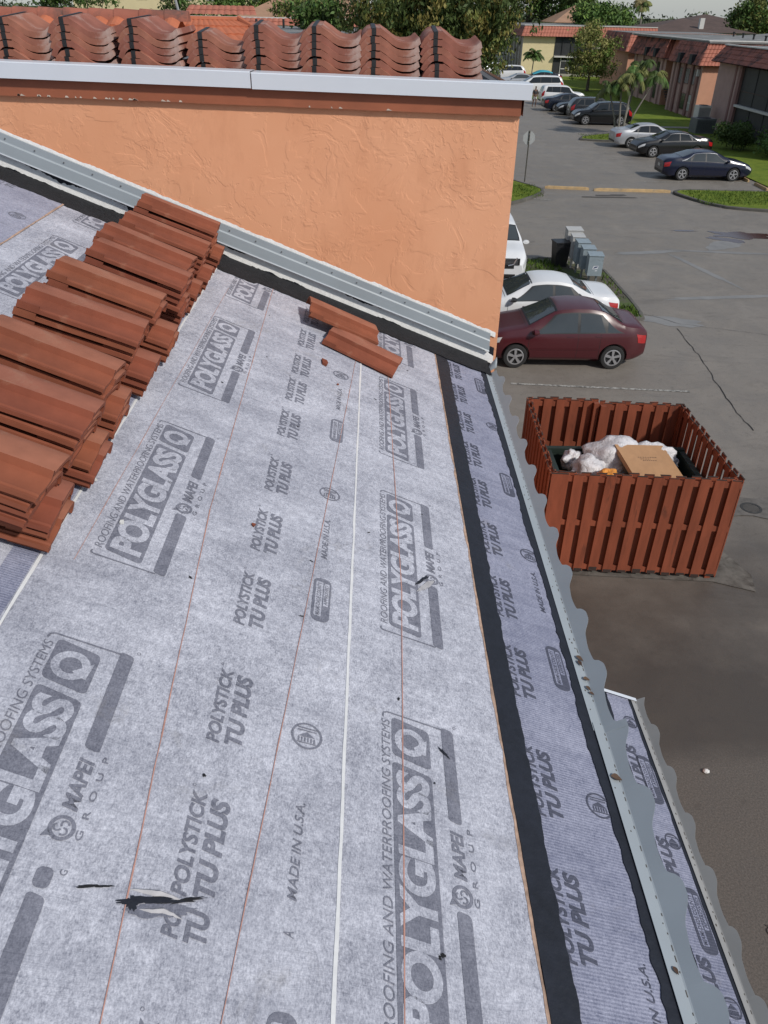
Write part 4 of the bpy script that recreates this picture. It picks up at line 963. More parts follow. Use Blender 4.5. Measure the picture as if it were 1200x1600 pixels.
def wheel_mesh():
    tb = MB(); M = Matrix.Rotation(R(90), 4, 'X')
    tb.lathe([(.58, -.30), (.80, -.36), (.96, -.33), (1., -.22), (1., .22), (.96, .33), (.80, .36), (.58, .30)], M, 28)
    tb = tb.mesh('wheel', TYRE, True, 50)
    rb = MB(); rb.lathe([(.66, .30), (.66, .345), (.60, .345), (.58, .20), (.0, .18)], M, 28, BLK); rb.lathe([(.66, .346), (.70, .33), (.66, .31)], M, 28, RIM); rb.lathe([(.665, .30), (.665, .352), (.60, .352), (.59, .30)], M, 28, RIM)
    rb.lathe([(.16, .2), (.16, .335), (.0, .35)], M, 14, RIM)
    for k in range(5):
        q = Matrix.Rotation(R(72*k), 4, 'Y')
        vs = [(-.07, -.33, .1), (.07, -.33, .1), (.115, -.335, .62), (-.115, -.335, .62), (-.08, -.21, .1), (.08, -.21, .1), (.125, -.24, .62), (-.125, -.24, .62)]
        rb.add([q @ Vector(v) for v in vs], [(0, 1, 2, 3), (0, 4, 5, 1), (1, 5, 6, 2), (3, 2, 6, 7), (0, 3, 7, 4)], RIM)
    return tb, rb.mesh('rim', None, True, 40)
WHEEL, RIMM = wheel_mesh()
_cars = {}
def car(kind, name, label, cat, x, y, heading, pnt, glass=GLASS, detail=2, scale=1., chrome=False, lamps=LAMPW, group='cars parked in the lot', rim=True):
    c = Car(kind); L, W_ = c.L, c.W; t = thing(name, label, cat, (x, y, 0), R(heading), group)
    xs = sorted(set(list(np.linspace(0, .12, 6)*L) + list(np.linspace(.12, .88, 30)*L) + list(np.linspace(.88, 1, 7)*L)))
    rings = []
    for x_ in xs:
        p = [c.at(x_, g, 1) for g in (0, 1, 2, 3, 4, 5, 6, 7, 8, 9, 10)]; rings.append(p + [Vector((q.x, -q.y, q.z)) for q in p[-2::-1]])
    key = kind
    if key not in _cars:
        mb = MB(); n = len(rings[0]); vs = [q for r_ in rings for q in r_]
        fs = [(i*n+k, (i+1)*n+k, (i+1)*n+(k+1) % n, i*n+(k+1) % n) for i in range(len(rings)-1) for k in range(n)]
        fs += [tuple(range(n)), tuple(range(len(vs)-1, len(vs)-n-1, -1))]; mb.add(vs, fs)
        me = mb.mesh('body'); bm = bmesh.new(); bm.from_mesh(me); bmesh.ops.recalc_face_normals(bm, faces=bm.faces); bm.to_mesh(me); bm.free()
        o = bpy.data.objects.new('body', me); COL.objects.link(o); cut = MB()
        for wx in c.wheels:
            for sd in (-1, 1):
                cut.lathe([(0, -.17), (c.R+.055, -.17), (c.R+.055, .3), (0, .3)], Matrix.Translation((wx*L-L/2, sd*W_/2, c.R+.01)) @ Matrix.Rotation(R(-90*sd), 4, 'X'), 26)
        cm = cut.mesh('cutter'); bm = bmesh.new(); bm.from_mesh(cm); bmesh.ops.remove_doubles(bm, verts=bm.verts, dist=1e-5); bmesh.ops.recalc_face_normals(bm, faces=bm.faces); bm.to_mesh(cm); bm.free()
        co = bpy.data.objects.new('cutter', cm); COL.objects.link(co); md = o.modifiers.new('b', 'BOOLEAN'); md.object = co; md.operation = 'DIFFERENCE'; md.solver = 'EXACT'
        bpy.context.view_layer.update(); res = bpy.data.meshes.new_from_object(o.evaluated_get(bpy.context.evaluated_depsgraph_get()))
        bpy.data.objects.remove(co); bpy.data.objects.remove(o); _cars[key] = res if len(res.polygons) > 300 else me
    me = _cars[key].copy(); me.name = 'body'; me.materials.clear(); me.materials.append(pnt); me.polygons.foreach_set('use_smooth', [True]*len(me.polygons))
    me.set_sharp_from_angle(angle=R(35)); body = link('body', me, t)
    s0, s1, s2, s3 = [v*L for v in c.side]; sp, qp = c.split*L, c.q*L
    for sd in (1, -1):
        c.patch([(s0-.05, 5.02), (s3+.05, 5.02), (s2+.03, 6.93), (s1-.03, 6.93)], .003, sd, 14, 6).build('window_surround', BLK, t, True)
        if chrome: c.patch([(s1-.05, 6.94), (s2+.05, 6.94), (s2+.05, 7.02), (s1-.05, 7.02)], .006, sd, 14, 1).build('chrome_strip', CHR, t, True); c.patch([(s0-.10, 5.1), (s0-.04, 5.1), (s1-.02, 6.98), (s1-.07, 6.98)], .006, sd, 3, 5).build('chrome_strip', CHR, t, True)
        wn = [[(qp+.03, 5.12), (sp-.03, 5.12), (sp-.03, 6.84), (max(qp+.03, s1+.02), 6.84)], [(sp+.04, 5.12), (s3-.05, 5.12), (s2-.03, 6.84), (sp+.04, 6.84)], [(s0+.03, 5.14), (qp-.02, 5.14), (qp-.02, 6.80 if s1 < qp else 6.4), (min(s1+.02, qp-.04), 6.80 if s1 < qp else 6.4)]]
        for q in wn: c.patch(q, .006, sd, 8, 5).build('side_window', glass, t, True)
        if detail > 1:
            dg = MB(); r_ = c.wheels[0]*L+c.R+.07
            for xx in (qp+.0 if c.q*L > r_ else r_, sp+.0, s3+.06):
                q = c.patch([(xx-.004, 1.2), (xx+.004, 1.2), (xx+.004, 4.95), (xx-.004, 4.95)], .0025, sd, 1, 8); dg.add(q.v, q.f)
            q = c.patch([(r_, 1.15), (s3+.06, 1.15), (s3+.06, 1.2), (r_, 1.2)], .0025, sd, 6, 1); dg.add(q.v, q.f)
            dg.build('door_seams', BLK, t)
            q = c.patch([(r_+.02, 2.65), (s3, 2.65), (s3, 2.80), (r_+.02, 2.80)], .010, sd, 12, 2); q.build('rub_strip', pnt, t, True)
            for xx in (qp+.10, sp+.10):
                c.patch([(xx, 4.25), (xx+.17, 4.25), (xx+.17, 4.5), (xx, 4.5)], .016, sd, 4, 2).build('door_handle', pnt, t, True)
        mb = MB(); p = c.at(s3-.08, 5.1, sd); ax = p.y+sd*.10
        mb.lathe([(0, -.09), (.055, -.075), (.085, -.02), (.085, .05), (0, .06)], Matrix.Translation((p.x, ax, p.z+.07)) @ Matrix.Rotation(R(90), 4, 'Y') @ Matrix.Diagonal((.75, 1.25, 1., 1)), 10); mb.tube([(p.x, p.y-sd*.04, p.z+.02), (p.x, ax, p.z+.05)], .02, 5)
        mb.build('mirror', pnt if kind != 'saloon' else BLK, t, True)
        for wx in c.wheels:
            w_ = link('wheel', WHEEL, t); w_.location = (wx*L-L/2, sd*(W_/2-.105), c.R); w_.scale = (c.R, .30 if c.R > .32 else .27, c.R)
            if sd > 0: w_.rotation_euler = (0, 0, math.pi)
            if rim: link('rim', RIMM, w_)
        hz = 1.0 if kind in ('sedan', 'compact', 'saloon') else .97
        c.patch([(L*.915, 3.75), (L*.985, 3.5), (L*.985, 4.5), (L*.90, 4.75)], .006, sd, 6, 4).build('headlight', lamps, t, True)
        g1 = 4.9 if kind in ('sedan', 'compact', 'saloon') else 5.6
        c.patch([(L*.008, 3.35), (L*.062, 3.5), (L*.078, g1), (L*.010, g1)], .006, sd, 6, 5).build('tail_light', LAMPR, t, True)
    a, b_ = c.ws; c.screen(a*L-.02, b_*L+.02, 1.04, .003).build('window_surround', BLK, t, True); c.screen(a*L+.03, b_*L-.02, .99, .006).build('windscreen', GLASSL if glass is GLASSL else GLASS, t, True)
    for xx in (c.ws[1]*L+.07, c.rw[0]*L-.06): c.screen(xx, xx+.012, 1.04, .0025, 1, 10).build('panel_gap', BLK, t)
    a, b_ = c.rw; c.screen(a*L, b_*L, .98, .006).build('rear_window', glass, t, True)
    # nose and tail furniture on the end faces
    f0 = c.sec(L); f1 = c.sec(0)
    def endbox(xn, y0, y1, z0, z1, name, mat, out=.012):
        mb = MB(); e = L/2 if xn > 0 else -L/2; mb.box(min(e-.05*xn, e+out*xn), max(e-.05*xn, e+out*xn), y0, y1, z0, z1); return mb.build(name, mat, t)
    zg = f0[9][1]
    endbox(1, -f0[3][0]*.62, f0[3][0]*.62, zg-.13, zg-.02, 'grille', BLK); endbox(1, -f0[3][0]*.7, f0[3][0]*.7, .30, .40, 'lower_grille', BLK)
    endbox(-1, -.16, .16, .62, .76, 'number_plate', PLATE); endbox(-1, -f1[3][0]*.9, f1[3][0]*.9, .34, .46, 'bumper_insert', BLK, .006)
    return t
P_RED = paint('dark_red', (.062, .007, .011), .3, .5); P_WHITE = paint('white', (.66, .67, .68), .3, .5); P_SILV = paint('silver', (.42, .43, .45), .3, .5, .3)
P_NAVY = paint('navy', (.004, .0065, .024), .22, .5); P_BLACK = paint('black', (.005, .005, .006), .24, .5); P_DBLUE = paint('dark_blue_grey', (.007, .010, .02), .24, .5); P_GREY = paint('charcoal', (.02, .02, .022), .25, .7)
car('compact', 'sedan_car', 'dark red compact sedan with silver wheels, nearest car, parked beside the white sedan', 'car', 4.835, 19.36, 180, P_RED, GLASSL)
car('saloon', 'sedan_car', 'old white sedan parked behind the dark red car and before the mailboxes', 'car', 4.62, 21.95, 180, P_WHITE, GLASSL)
t = car('suv', 'suv_car', 'white SUV facing the camera, half hidden by the orange stucco wall', 'car', 4.14, 27.75, -91, P_WHITE, GLASSL)
mb = MB(); mb.box(2.285, 2.325, -.62, .62, .70, .90, BLK); mb.build('grille_panel', BLK, t)
mb = MB()
for sd in (-1, 1): mb.tube([(2.32, sd*.25, .68), (2.325, sd*.42, .72), (2.315, sd*.52, .93)], .022, 6)
for k in range(4): mb.box(2.32, 2.331, -.55, .55, .73+k*.045, .742+k*.045)
mb.build('grille_trim', CHR, t, True)
car('sedan', 'sedan_car', 'navy blue sedan with bright alloy wheels parked nearest on the far side', 'car', 17.99, 46.05, 0, P_NAVY, GLASSL, chrome=True)
car('sedan', 'sedan_car', 'black sedan with sloping tail, nose to the lane, between the navy and silver sedans', 'car', 18.70, 53.9, 184, P_BLACK, GLASS, chrome=True)
car('sedan', 'sedan_car', 'silver sedan with red tail lamp to the lane, beside the palm clump', 'car', 18.35, 57.65, 2, P_SILV, GLASS)
car('suv', 'suv_car', 'black hatchback SUV behind the palm clump, nose to the lane', 'car', 18.15, 69.75, 178, P_BLACK, GLASS, 1)
car('suv', 'suv_car', 'dark SUV with glowing red tail lamp, tail to the lane, next to the black SUV', 'car', 18.55, 73.3, 0, P_GREY, GLASS, 1)
car('sedan', 'sedan_car', 'black car nose to the lane between the dark SUV and the dark blue sedan', 'car', 18.25, 76.3, 180, P_BLACK, GLASS, 1)
car('sedan', 'sedan_car', 'dark blue sedan, tail to the lane, next to the white boxy jeep', 'car', 17.6, 79.2, 0, P_DBLUE, GLASS, 1)
car('boxy', 'suv_car', 'white boxy jeep style SUV with the walking person at its tail', 'car', 17.95, 84.6, 0, P_WHITE, GLASS, 1)
car('van', 'minivan_car', 'long white minivan parked beyond the boxy white jeep', 'car', 17.85, 96.6, 180, P_WHITE, GLASS, 1)
car('suv', 'suv_car', 'white crossover broadside in front of the yellow building', 'car', 17.2, 116.3, 180, P_WHITE, GLASS, 1)
car('suv', 'suv_car', 'white SUV farthest back, half hidden by the big dark tree', 'car', 15.6, 121.5, 200, P_WHITE, GLASS, 1)
car('sedan', 'sedan_car', 'silver car partly hidden behind the end of the white coping', 'car', 16.9, 104.5, 180, P_SILV, GLASSL, 1)
t = car('sedan', 'sedan_car', 'dark car with a turquoise cover over its roof near the yellow wall', 'car', 20.6, 110.5, 180, P_DBLUE, GLASS, 1)
mb = MB(); c = Car('sedan'); P = [[c.at(x_, g, sd)+Vector((0, 0, .025)) for sd, g in ((1, 6.5), (1, 7.2), (1, 8.5), (1, 9.95), (-1, 8.5), (-1, 7.2), (-1, 6.5))] for x_ in np.linspace(1.2, 3.6, 12)]
mb.grid(P, None, True); mb.build('roof_cover', pm('turquoise_cloth', (.04, .32, .42), .7, .15, 6), t, True)

# ------------------------------------------------------------------ person walking by the boxy jeep
SKIN = pm('dark_skin', (.12, .062, .04), .6, .1); CLOTHK = pm('dark_shirt', (.03, .03, .035), .85, .2); CLOTHW = pm('pale_shorts', (.50, .50, .50), .85, .15); HAIR = pm('black_hair', (.01, .009, .008), .7, .2)
def skin(name, verts, edges, mat, parent=None, sub=1):
    me = bpy.data.meshes.new(name); me.from_pydata([v[:3] for v in verts], edges, []); o = bpy.data.objects.new(name, me); COL.objects.link(o)
    md = o.modifiers.new('skin', 'SKIN'); md.use_smooth_shade = True
    for k, v in enumerate(verts): r_ = v[3] if not isinstance(v[3], tuple) else v[3]; me.skin_vertices[0].data[k].radius = r_ if isinstance(r_, tuple) else (r_, r_)
    me.skin_vertices[0].data[0].use_root = True; o.modifiers.new('sub', 'SUBSURF').levels = sub; o.modifiers['sub'].render_levels = sub
    bpy.context.view_layer.update(); res = bpy.data.meshes.new_from_object(o.evaluated_get(bpy.context.evaluated_depsgraph_get())); bpy.data.objects.remove(o)
    res.materials.clear(); res.materials.append(mat); res.name = name; return link(name, res, parent)
PV = [(0, 0, .92, (.15, .10)), (0, 0, 1.10, (.13, .095)), (0, .01, 1.32, (.17, .11)), (0, .01, 1.45, (.06, .06)), (0, -.01, 1.53, .055), (0, -.02, 1.62, (.075, .095)), (0, -.02, 1.70, (.065, .085)),
      (.19, .01, 1.38, .055), (.24, .03, 1.12, .043), (.25, -.06, .88, .034), (.25, -.10, .80, .03), (-.19, .01, 1.38, .055), (-.24, .02, 1.12, .043), (-.23, -.10, .90, .034), (-.23, -.15, .82, .03),
      (.09, 0, .86, .085), (.10, -.10, .48, .06), (.10, -.02, .08, .04), (.10, -.14, .03, .03), (-.09, 0, .86, .085), (-.10, .06, .48, .06), (-.10, .16, .09, .04), (-.10, .06, .03, .03)]
PE = [(0, 1), (1, 2), (2, 3), (3, 4), (4, 5), (5, 6), (2, 7), (7, 8), (8, 9), (9, 10), (2, 11), (11, 12), (12, 13), (13, 14), (0, 15), (15, 16), (16, 17), (17, 18), (0, 19), (19, 20), (20, 21), (21, 22)]
PS = thing('person', 'person in dark top and pale shorts walking on the asphalt beside the white boxy jeep', 'person', (14.95, 82.2, 0), R(20))
skin('body', PV, PE, SKIN, PS)
skin('shirt', [(0, 0, .98, (.165, .115)), (0, 0, 1.12, (.145, .11)), (0, .01, 1.34, (.185, .125)), (.19, .01, 1.39, .068), (.235, .03, 1.2, .058), (-.19, .01, 1.39, .068), (-.235, .02, 1.2, .058)], [(0, 1), (1, 2), (2, 3), (3, 4), (2, 5), (5, 6)], CLOTHK, PS)
skin('shorts', [(0, 0, .95, (.165, .115)), (.09, 0, .82, .105), (.10, -.06, .62, .09), (-.09, 0, .82, .105), (-.10, .04, .62, .09)], [(0, 1), (1, 2), (0, 3), (3, 4)], CLOTHW, PS)
skin('hair', [(0, .0, 1.64, (.085, .10)), (0, -.005, 1.73, (.075, .095))], [(0, 1)], HAIR, PS)

# ------------------------------------------------------------------ background buildings
TERRA = pm('mansard_tile', (.36, .125, .082), .8, .25, 3, .4, .02, world=True, dirt=((.09, .045, .035), .60, .78)); TERRAD = pm('mansard_tile_stained_shaded', (.32, .115, .08), .85, .3, 2.5, .4, .02, world=True, dirt=((.045, .03, .028), .46, .62))  # second, road-facing copy: real stains plus the slope's shade darkened into the colour
ORW = pm('salmon_wall_lit', (.56, .29, .19), .85, .1, 2, .3, .01, world=True); WALL_SHADE = pm('salmon_wall_shaded', (.42, .28, .245), .85, .12, 2, .3, .01, world=True); TRIM_SHADE = pm('shaded_trim', (.24, .13, .115), .85, .12, 2)  # one wall paint as lit and shaded copies; darker trim tone also shades recesses
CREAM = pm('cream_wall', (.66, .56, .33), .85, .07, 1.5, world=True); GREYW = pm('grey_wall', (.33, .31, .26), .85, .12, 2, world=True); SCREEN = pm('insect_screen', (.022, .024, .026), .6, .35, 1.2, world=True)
ROOFG = pm('flat_roof_grey', (.17, .17, .165), .9, .3, 1.0, world=True, dirt=((.33, .33, .33), .55, .7)); TRIMW = pm('white_trim', (.55, .54, .51), .7, .1, 4); DARKW = pm('window_dark', (.02, .023, .026), .2, .3, 2, spec=.8); STAIR = pm('stair_brown', (.09, .06, .05), .8, .2, 4); CURTAIN = pm('window_blind', (.35, .36, .34), .5, .3, 12)
def corr(mb, p0, p1, q0, q1, mat, per=.30, rows=4, amp=.045, nrm=None, step=.035):
    """barrel tile field between an eave line p0-p1 and a top line q0-q1"""
    p0, p1, q0, q1 = map(Vector, (p0, p1, q0, q1)); n = max(6, int((p1-p0).length/per)*5)
    N = (p1-p0).cross(q0-p0).normalized()
    if nrm is not None and N.dot(Vector(nrm)) < 0: N = -N
    P = []
    for i in range(n+1):
        row = []; w_ = amp*abs(math.sin(math.pi*i/5))
        for r_ in range(rows):
            for t, s_ in ((r_/rows, step), ((r_+1)/rows-.002, 0.)):
                row.append(lerp(lerp(p0, p1, i/n), lerp(q0, q1, i/n), t)+N*(w_+s_))
        P.append(row)
    fl_ = (P[1][0]-P[0][0]).cross(P[0][1]-P[0][0]).dot(N) > 0
    mb.grid(P, mat, not fl_)
PK = thing('apartment_building', 'pink two storey apartment block with red tile mansard roof and dark screened porches', 'building', (0, 0, 0))
def bx(name, parent, a, mat): mb = MB(); mb.box(*a); return mb.build(name, mat, parent)
# near block: flank in the shaded wall tone, trim post, screened porch
bx('wall', PK, (26.45, 40, 64.6, 68.8, 0, 4.6), WALL_SHADE); bx('wall', PK, (28.3, 40, 50, 64.6, 0, 4.6), TRIM_SHADE)
bx('corner_trim', PK, (26.36, 26.62, 64.1, 64.6, 0, 4.6), TRIM_SHADE); bx('corner_trim', PK, (26.40, 26.62, 65.15, 65.45, 0, 4.6), TRIM_SHADE)
bx('porch_slab', PK, (26.3, 28.3, 50, 64.1, 1.95, 2.10), TRIMW)
for y0, y1, z0, z1 in ((50, 64.1, .1, 1.95), (50, 64.1, 2.10, 4.45)): bx('porch_screen', PK, (26.55, 26.58, y0, y1, z0, z1), SCREEN)
for y in (52, 54.4, 56.8, 59.2, 61.6): bx('screen_post', PK, (26.52, 26.56, y-.04, y+.04, .1, 4.5), SLOT)
bx('screen_rail', PK, (26.515, 26.55, 50, 64.1, 2.95, 3.0), STAIR); bx('screen_rail', PK, (26.515, 26.55, 50, 64.1, .85, .9), STAIR)
mb = MB(); corr(mb, (25.75, 50, 4.6), (25.75, 68.9, 4.6), (26.75, 50, 5.68), (26.75, 68.9, 5.68), TERRAD, nrm=(-1, 0, .6)); corr(mb, (25.75, 49.99, 4.6), (40, 49.99, 4.6), (26.75, 51, 5.68), (40, 51, 5.68), TERRA, nrm=(0, -1, .6))
mb.poly([(25.75, 68.9, 4.6), (26.75, 68.9, 5.68), (40, 68.9, 5.68), (40, 68.9, 4.6)], TERRAD); mb.poly([(25.75, 50, 4.59), (25.75, 68.9, 4.59), (40, 68.9, 4.59), (40, 50, 4.59)], TRIM_SHADE); mb.build('mansard_roof', None, PK)
bx('roof', PK, (26.7, 40, 50.5, 68.85, 5.5, 5.66), ROOFG); bx('parapet_cap', PK, (26.55, 26.85, 50.2, 68.9, 5.66, 5.74), TRIMW)
# far block with its lit end wall, stair recess and pilasters
bx('wall', PK, (27.3, 40, 74.4, 81.8, 0, 4.1), WALL_SHADE); mb = MB(); mb.poly([(27.28, 74.38, 0), (40, 74.38, 0), (40, 74.38, 4.1), (27.28, 74.38, 4.1)]); mb.build('end_wall', ORW, PK)
bx('wall', PK, (29.0, 40, 81.8, 86.0, 0, 4.1), TRIM_SHADE); bx('wall', PK, (27.9, 40, 86.0, 97.0, 0, 4.1), WALL_SHADE); mb = MB(); mb.poly([(27.9, 85.98, 0), (29, 85.98, 0), (29, 85.98, 4.1), (27.9, 85.98, 4.1)]); mb.build('end_wall', ORW, PK)
for y in (75.2, 76.6, 78.6, 80.2, 81.5): bx('pilaster', PK, (27.14, 27.32, y-.22, y+.22, 0, 4.05), WALL_SHADE if int(y*10) % 2 else TRIM_SHADE)
for y in (87, 89, 91, 93.5, 96): bx('pilaster', PK, (27.74, 27.92, y-.25, y+.25, 0, 4.05), WALL_SHADE)
for y0, y1, z0, z1, mt in ((75.6, 76.3, .5, 1.7, CURTAIN), (75.6, 76.3, 2.5, 3.6, DARKW), (77.2, 78.2, .5, 1.7, DARKW), (77.2, 78.2, 2.5, 3.6, DARKW), (79.0, 79.8, 2.4, 3.6, DARKW), (87.5, 88.5, .5, 1.7, DARKW), (87.5, 88.5, 2.5, 3.6, DARKW), (91.5, 93, 2.5, 3.6, DARKW), (91.5, 93, .5, 1.7, DARKW)):
    x_ = 27.3 if y0 < 82 else 27.9; f = bx('window', PK, (x_-.05, x_+.02, y0-.06, y1+.06, z0-.06, z1+.06), TRIM_SHADE); bx('pane', f, (x_-.07, x_-.051, y0, y1, z0, z1), mt)
    if mt is CURTAIN: bx('glazing_bar', f, (x_-.085, x_-.071, y0, y1, (z0+z1)/2-.03, (z0+z1)/2+.03), TRIMW)
mb = MB()
for k in range(9): mb.box(27.6, 28.8, 82.2+k*.30, 82.55+k*.30, .12+k*.19, .22+k*.19)
mb.box(27.5, 28.95, 84.9, 86, 1.85, 2.0); mb.build('staircase', STAIR, PK)
mb = MB(); mb.tube([(27.55, 82.1, .95), (27.55, 85.0, 2.8), (27.55, 86, 2.8)], .035, 6); [mb.tube([(27.55, 82.2+q, .1+q*.63), (27.55, 82.2+q, 1.0+q*.63)], .02, 5) for q in np.arange(0, 2.8, .4)]; mb.build('stair_railing', SLOT, PK)
mb = MB()
corr(mb, (26.75, 74.0, 4.0), (26.75, 82.0, 4.0), (27.6, 74.9, 5.75), (27.6, 82, 5.75), TERRAD, nrm=(-1, 0, .5)); corr(mb, (26.75, 73.98, 4.0), (40, 73.98, 4.0), (27.6, 74.88, 5.75), (40, 74.88, 5.75), TERRA, nrm=(0, -1, .5), rows=6)
corr(mb, (27.9, 82, 4.0), (27.9, 85.6, 4.0), (28.4, 82, 5.75), (28.4, 85.6, 5.75), TERRA, nrm=(-1, 0, .5)); corr(mb, (27.3, 85.6, 4.0), (29, 85.6, 4.0), (28.1, 86.4, 5.75), (29, 86.4, 5.75), TERRA, nrm=(0, -1, .5))
corr(mb, (27.3, 85.6, 4.0), (27.3, 97.4, 4.0), (28.1, 86.4, 5.75), (28.1, 97.4, 5.75), TERRAD, nrm=(-1, 0, .5))
mb.poly([(26.75, 74, 3.99), (26.75, 82, 3.99), (40, 82, 3.99), (40, 74, 3.99)], TRIM_SHADE); mb.poly([(27.3, 82, 3.985), (27.3, 97.4, 3.985), (40, 97.4, 3.985), (40, 82, 3.985)], TRIM_SHADE)
mb.build('mansard_roof', None, PK)
for y in (76.0, 79.0, 88, 91): x_ = 26.72 if y < 83 else 27.27; bx('roof_slot_shade', PK, (x_-.1, x_+.3, y-.35, y+.35, 4.0, 4.75), SLOT)  # dark boxes paint in the shadow of the mansard notches
bx('roof', PK, (27.5, 40, 74.6, 97.3, 5.6, 5.74), ROOFG); bx('parapet_cap', PK, (27.45, 40, 74.7, 75.0, 5.74, 5.82), TRIMW); bx('parapet_cap', PK, (27.45, 27.75, 75.0, 97.4, 5.74, 5.82), TRIMW)
mb = MB(); mb.box(-.05, .15, -.12, .12, 0, .5); o = mb.build('wall_lamp', TRIMW, PK); o.location = (27.12, 75.0, 3.2)
# end wing beyond the stair, facing the camera
bx('wall', PK, (28.3, 40, 100.8, 112, 0, 4.0), ORW); mb = MB(); corr(mb, (27.7, 100.2, 3.95), (40, 100.2, 3.95), (28.4, 101.2, 5.75), (40, 101.2, 5.75), TERRA, nrm=(0, -1, .5)); corr(mb, (27.7, 100.2, 3.95), (27.7, 112, 3.95), (28.4, 101.2, 5.75), (28.4, 112, 5.75), TERRAD, nrm=(-1, 0, .5)); mb.build('mansard_roof', None, PK); bx('roof', PK, (28.35, 40, 101, 112, 5.6, 5.74), ROOFG)
for k in range(7):
    mb = MB(); mb.tube([(0, 0, 0), (0, 0, .35)], .09, 8); mb.tube([(0, 0, .33), (0, 0, .42)], .14, 8); o = mb.build('roof_vent', SLOT, PK); o.location = ((30+1.1*k, 62+5.2*k, 5.66 if k < 2 else 5.74))
# outdoor condensers
def condenser(x, y, z, w_, d_, h_, lab, mat):
    t = thing('air_conditioner', lab, 'air conditioner', (x, y, z), R(5)); mb = MB(); mb.box(-w_/2, w_/2, -d_/2, d_/2, 0, h_); mb.build('cabinet', mat, t)
    mb = MB(); [mb.box(-w_/2+.06, w_/2-.06, -d_/2-.012, -d_/2+.002, q, q+.03) for q in np.arange(.1, h_-.1, .075)]; mb.build('louvre', SLOT, t)
    mb = MB(); mb.lathe([(0, .03), (w_*.32, .03), (w_*.36, 0)], Matrix.Translation((0, 0, h_)), 16); mb.build('fan_guard', SLOT, t)
condenser(25.35, 67.4, .75, 1.0, .8, .95, 'pale louvred air conditioner box raised against the shaded pink wall', pm('ac_beige', (.66, .64, .58), .6, .15, 6))
condenser(24.75, 65.2, .05, 1.5, 1.2, 1.0, 'wide dark grey air conditioner on the grass in front of the pale one', pm('ac_grey', (.16, .165, .16), .6, .2, 6))
mb = MB(); mb.box(25.0, 25.7, 67.1, 67.7, .05, .74); o = mb.build('concrete_stand', CONC); tag(o, 'concrete stand under the pale air conditioner', 'stand')

YB = thing('apartment_building', 'pale yellow apartment block with tile mansard and screened porches beyond the lawn', 'building', (0, 0, 0))
bx('wall', YB, (20.0, 38, 123.4, 150, 0, 4.75), GREYW); mb = MB(); mb.poly([(20.0, 123.38, 0), (24.35, 123.38, 0), (24.35, 123.38, 4.75), (20.0, 123.38, 4.75)]); mb.build('end_wall', CREAM, YB)  # grey sides are the yellow wall with its shade put into the colour
mb = MB(); corr(mb, (19.6, 122.7, 4.7), (38, 122.7, 4.7), (20.1, 123.5, 5.95), (38, 123.5, 5.95), TERRA, per=.4, rows=3, nrm=(0, -1, .5)); corr(mb, (19.6, 122.7, 4.7), (19.6, 150, 4.7), (20.1, 123.5, 5.95), (20.1, 150, 5.95), TERRAD, per=.4, rows=3, nrm=(-1, 0, .5)); mb.poly([(19.6, 122.7, 4.69), (19.6, 150, 4.69), (38, 150, 4.69), (38, 122.7, 4.69)], GREYW); mb.build('mansard_roof', None, YB)
bx('roof', YB, (20.0, 38, 123.5, 150, 5.8, 5.93), ROOFG); bx('parapet_cap', YB, (20.0, 38, 123.35, 123.6, 5.93, 6.02), TRIMW)
for z0, z1 in ((.1, 2.3), (2.55, 4.7)): bx('porch_screen', YB, (24.4, 29.5, 123.3, 123.36, z0, z1), SCREEN)
bx('porch_slab', YB, (24.36, 29.5, 122.8, 123.36, 2.30, 2.48), TRIMW); bx('porch_wall', YB, (24.36, 29.5, 123.1, 123.25, 0, .35), GREYW)
for x_ in (25.4, 26.6, 27.6, 28.8): bx('porch_post', YB, (x_-.05, x_+.05, 123.2, 123.29, .35, 2.3), TRIMW); bx('porch_post', YB, (x_-.04, x_+.04, 123.2, 123.29, 2.5, 4.7), SLOT)
f = bx('screen_door', YB, (25.45, 26.55, 123.18, 123.2, .35, 1.95), SCREEN); bx('door_frame', f, (25.45, 26.55, 123.15, 123.18, 1.85, 1.95), TRIMW); bx('door_frame', f, (25.45, 26.55, 123.15, 123.18, .9, 1.0), TRIMW)
for y in (125, 127.5, 130, 133, 136, 140): bx('pilaster', YB, (19.78, 20.02, y-.35, y+.35, 0, 4.7), GREYW)
for y in (126.2, 128.7, 131.5, 134.5, 138):
    for z0, z1 in ((.2, 2.1), (2.7, 4.5)): f = bx('window', YB, (19.93, 20.01, y-.6, y+.6, z0, z1), GREYW); bx('pane', f, (19.90, 19.929, y-.5, y+.5, z0+.1, z1-.1), DARKW)
# roofs on the left behind the stacked tiles
PT = pm('painted_roof_tile', (.47, .140, .065), .75, .18, 5, .3, .01, world=True, dirt=((.20, .075, .045), .62, .8)); RIDG = pm('ridge_tile', (.33, .11, .07), .8, .3, 3, .3, .01, world=True, dirt=((.10, .06, .05), .52, .70))
TB = thing('house', 'low building with orange barrel tile roof and ridge caps, behind the tile stacks', 'house', (0, 0, 0))
mb = MB(); corr(mb, (-16, 11.75, 6.55), (-2.92, 11.75, 6.55), (-16, 13.9, 7.40), (-2.92, 13.9, 7.40), PT, per=.262, rows=6, amp=.055, nrm=(0, -1, 2), step=.02); mb.build('roof', None, TB)
mb = MB(); mb.poly([(-16, 13.9, 7.40), (-2.92, 13.9, 7.40), (-2.92, 16, 6.5), (-16, 16, 6.5)]); mb.build('back_slope', PT, TB)
x_ = -15.9; mb = MB()
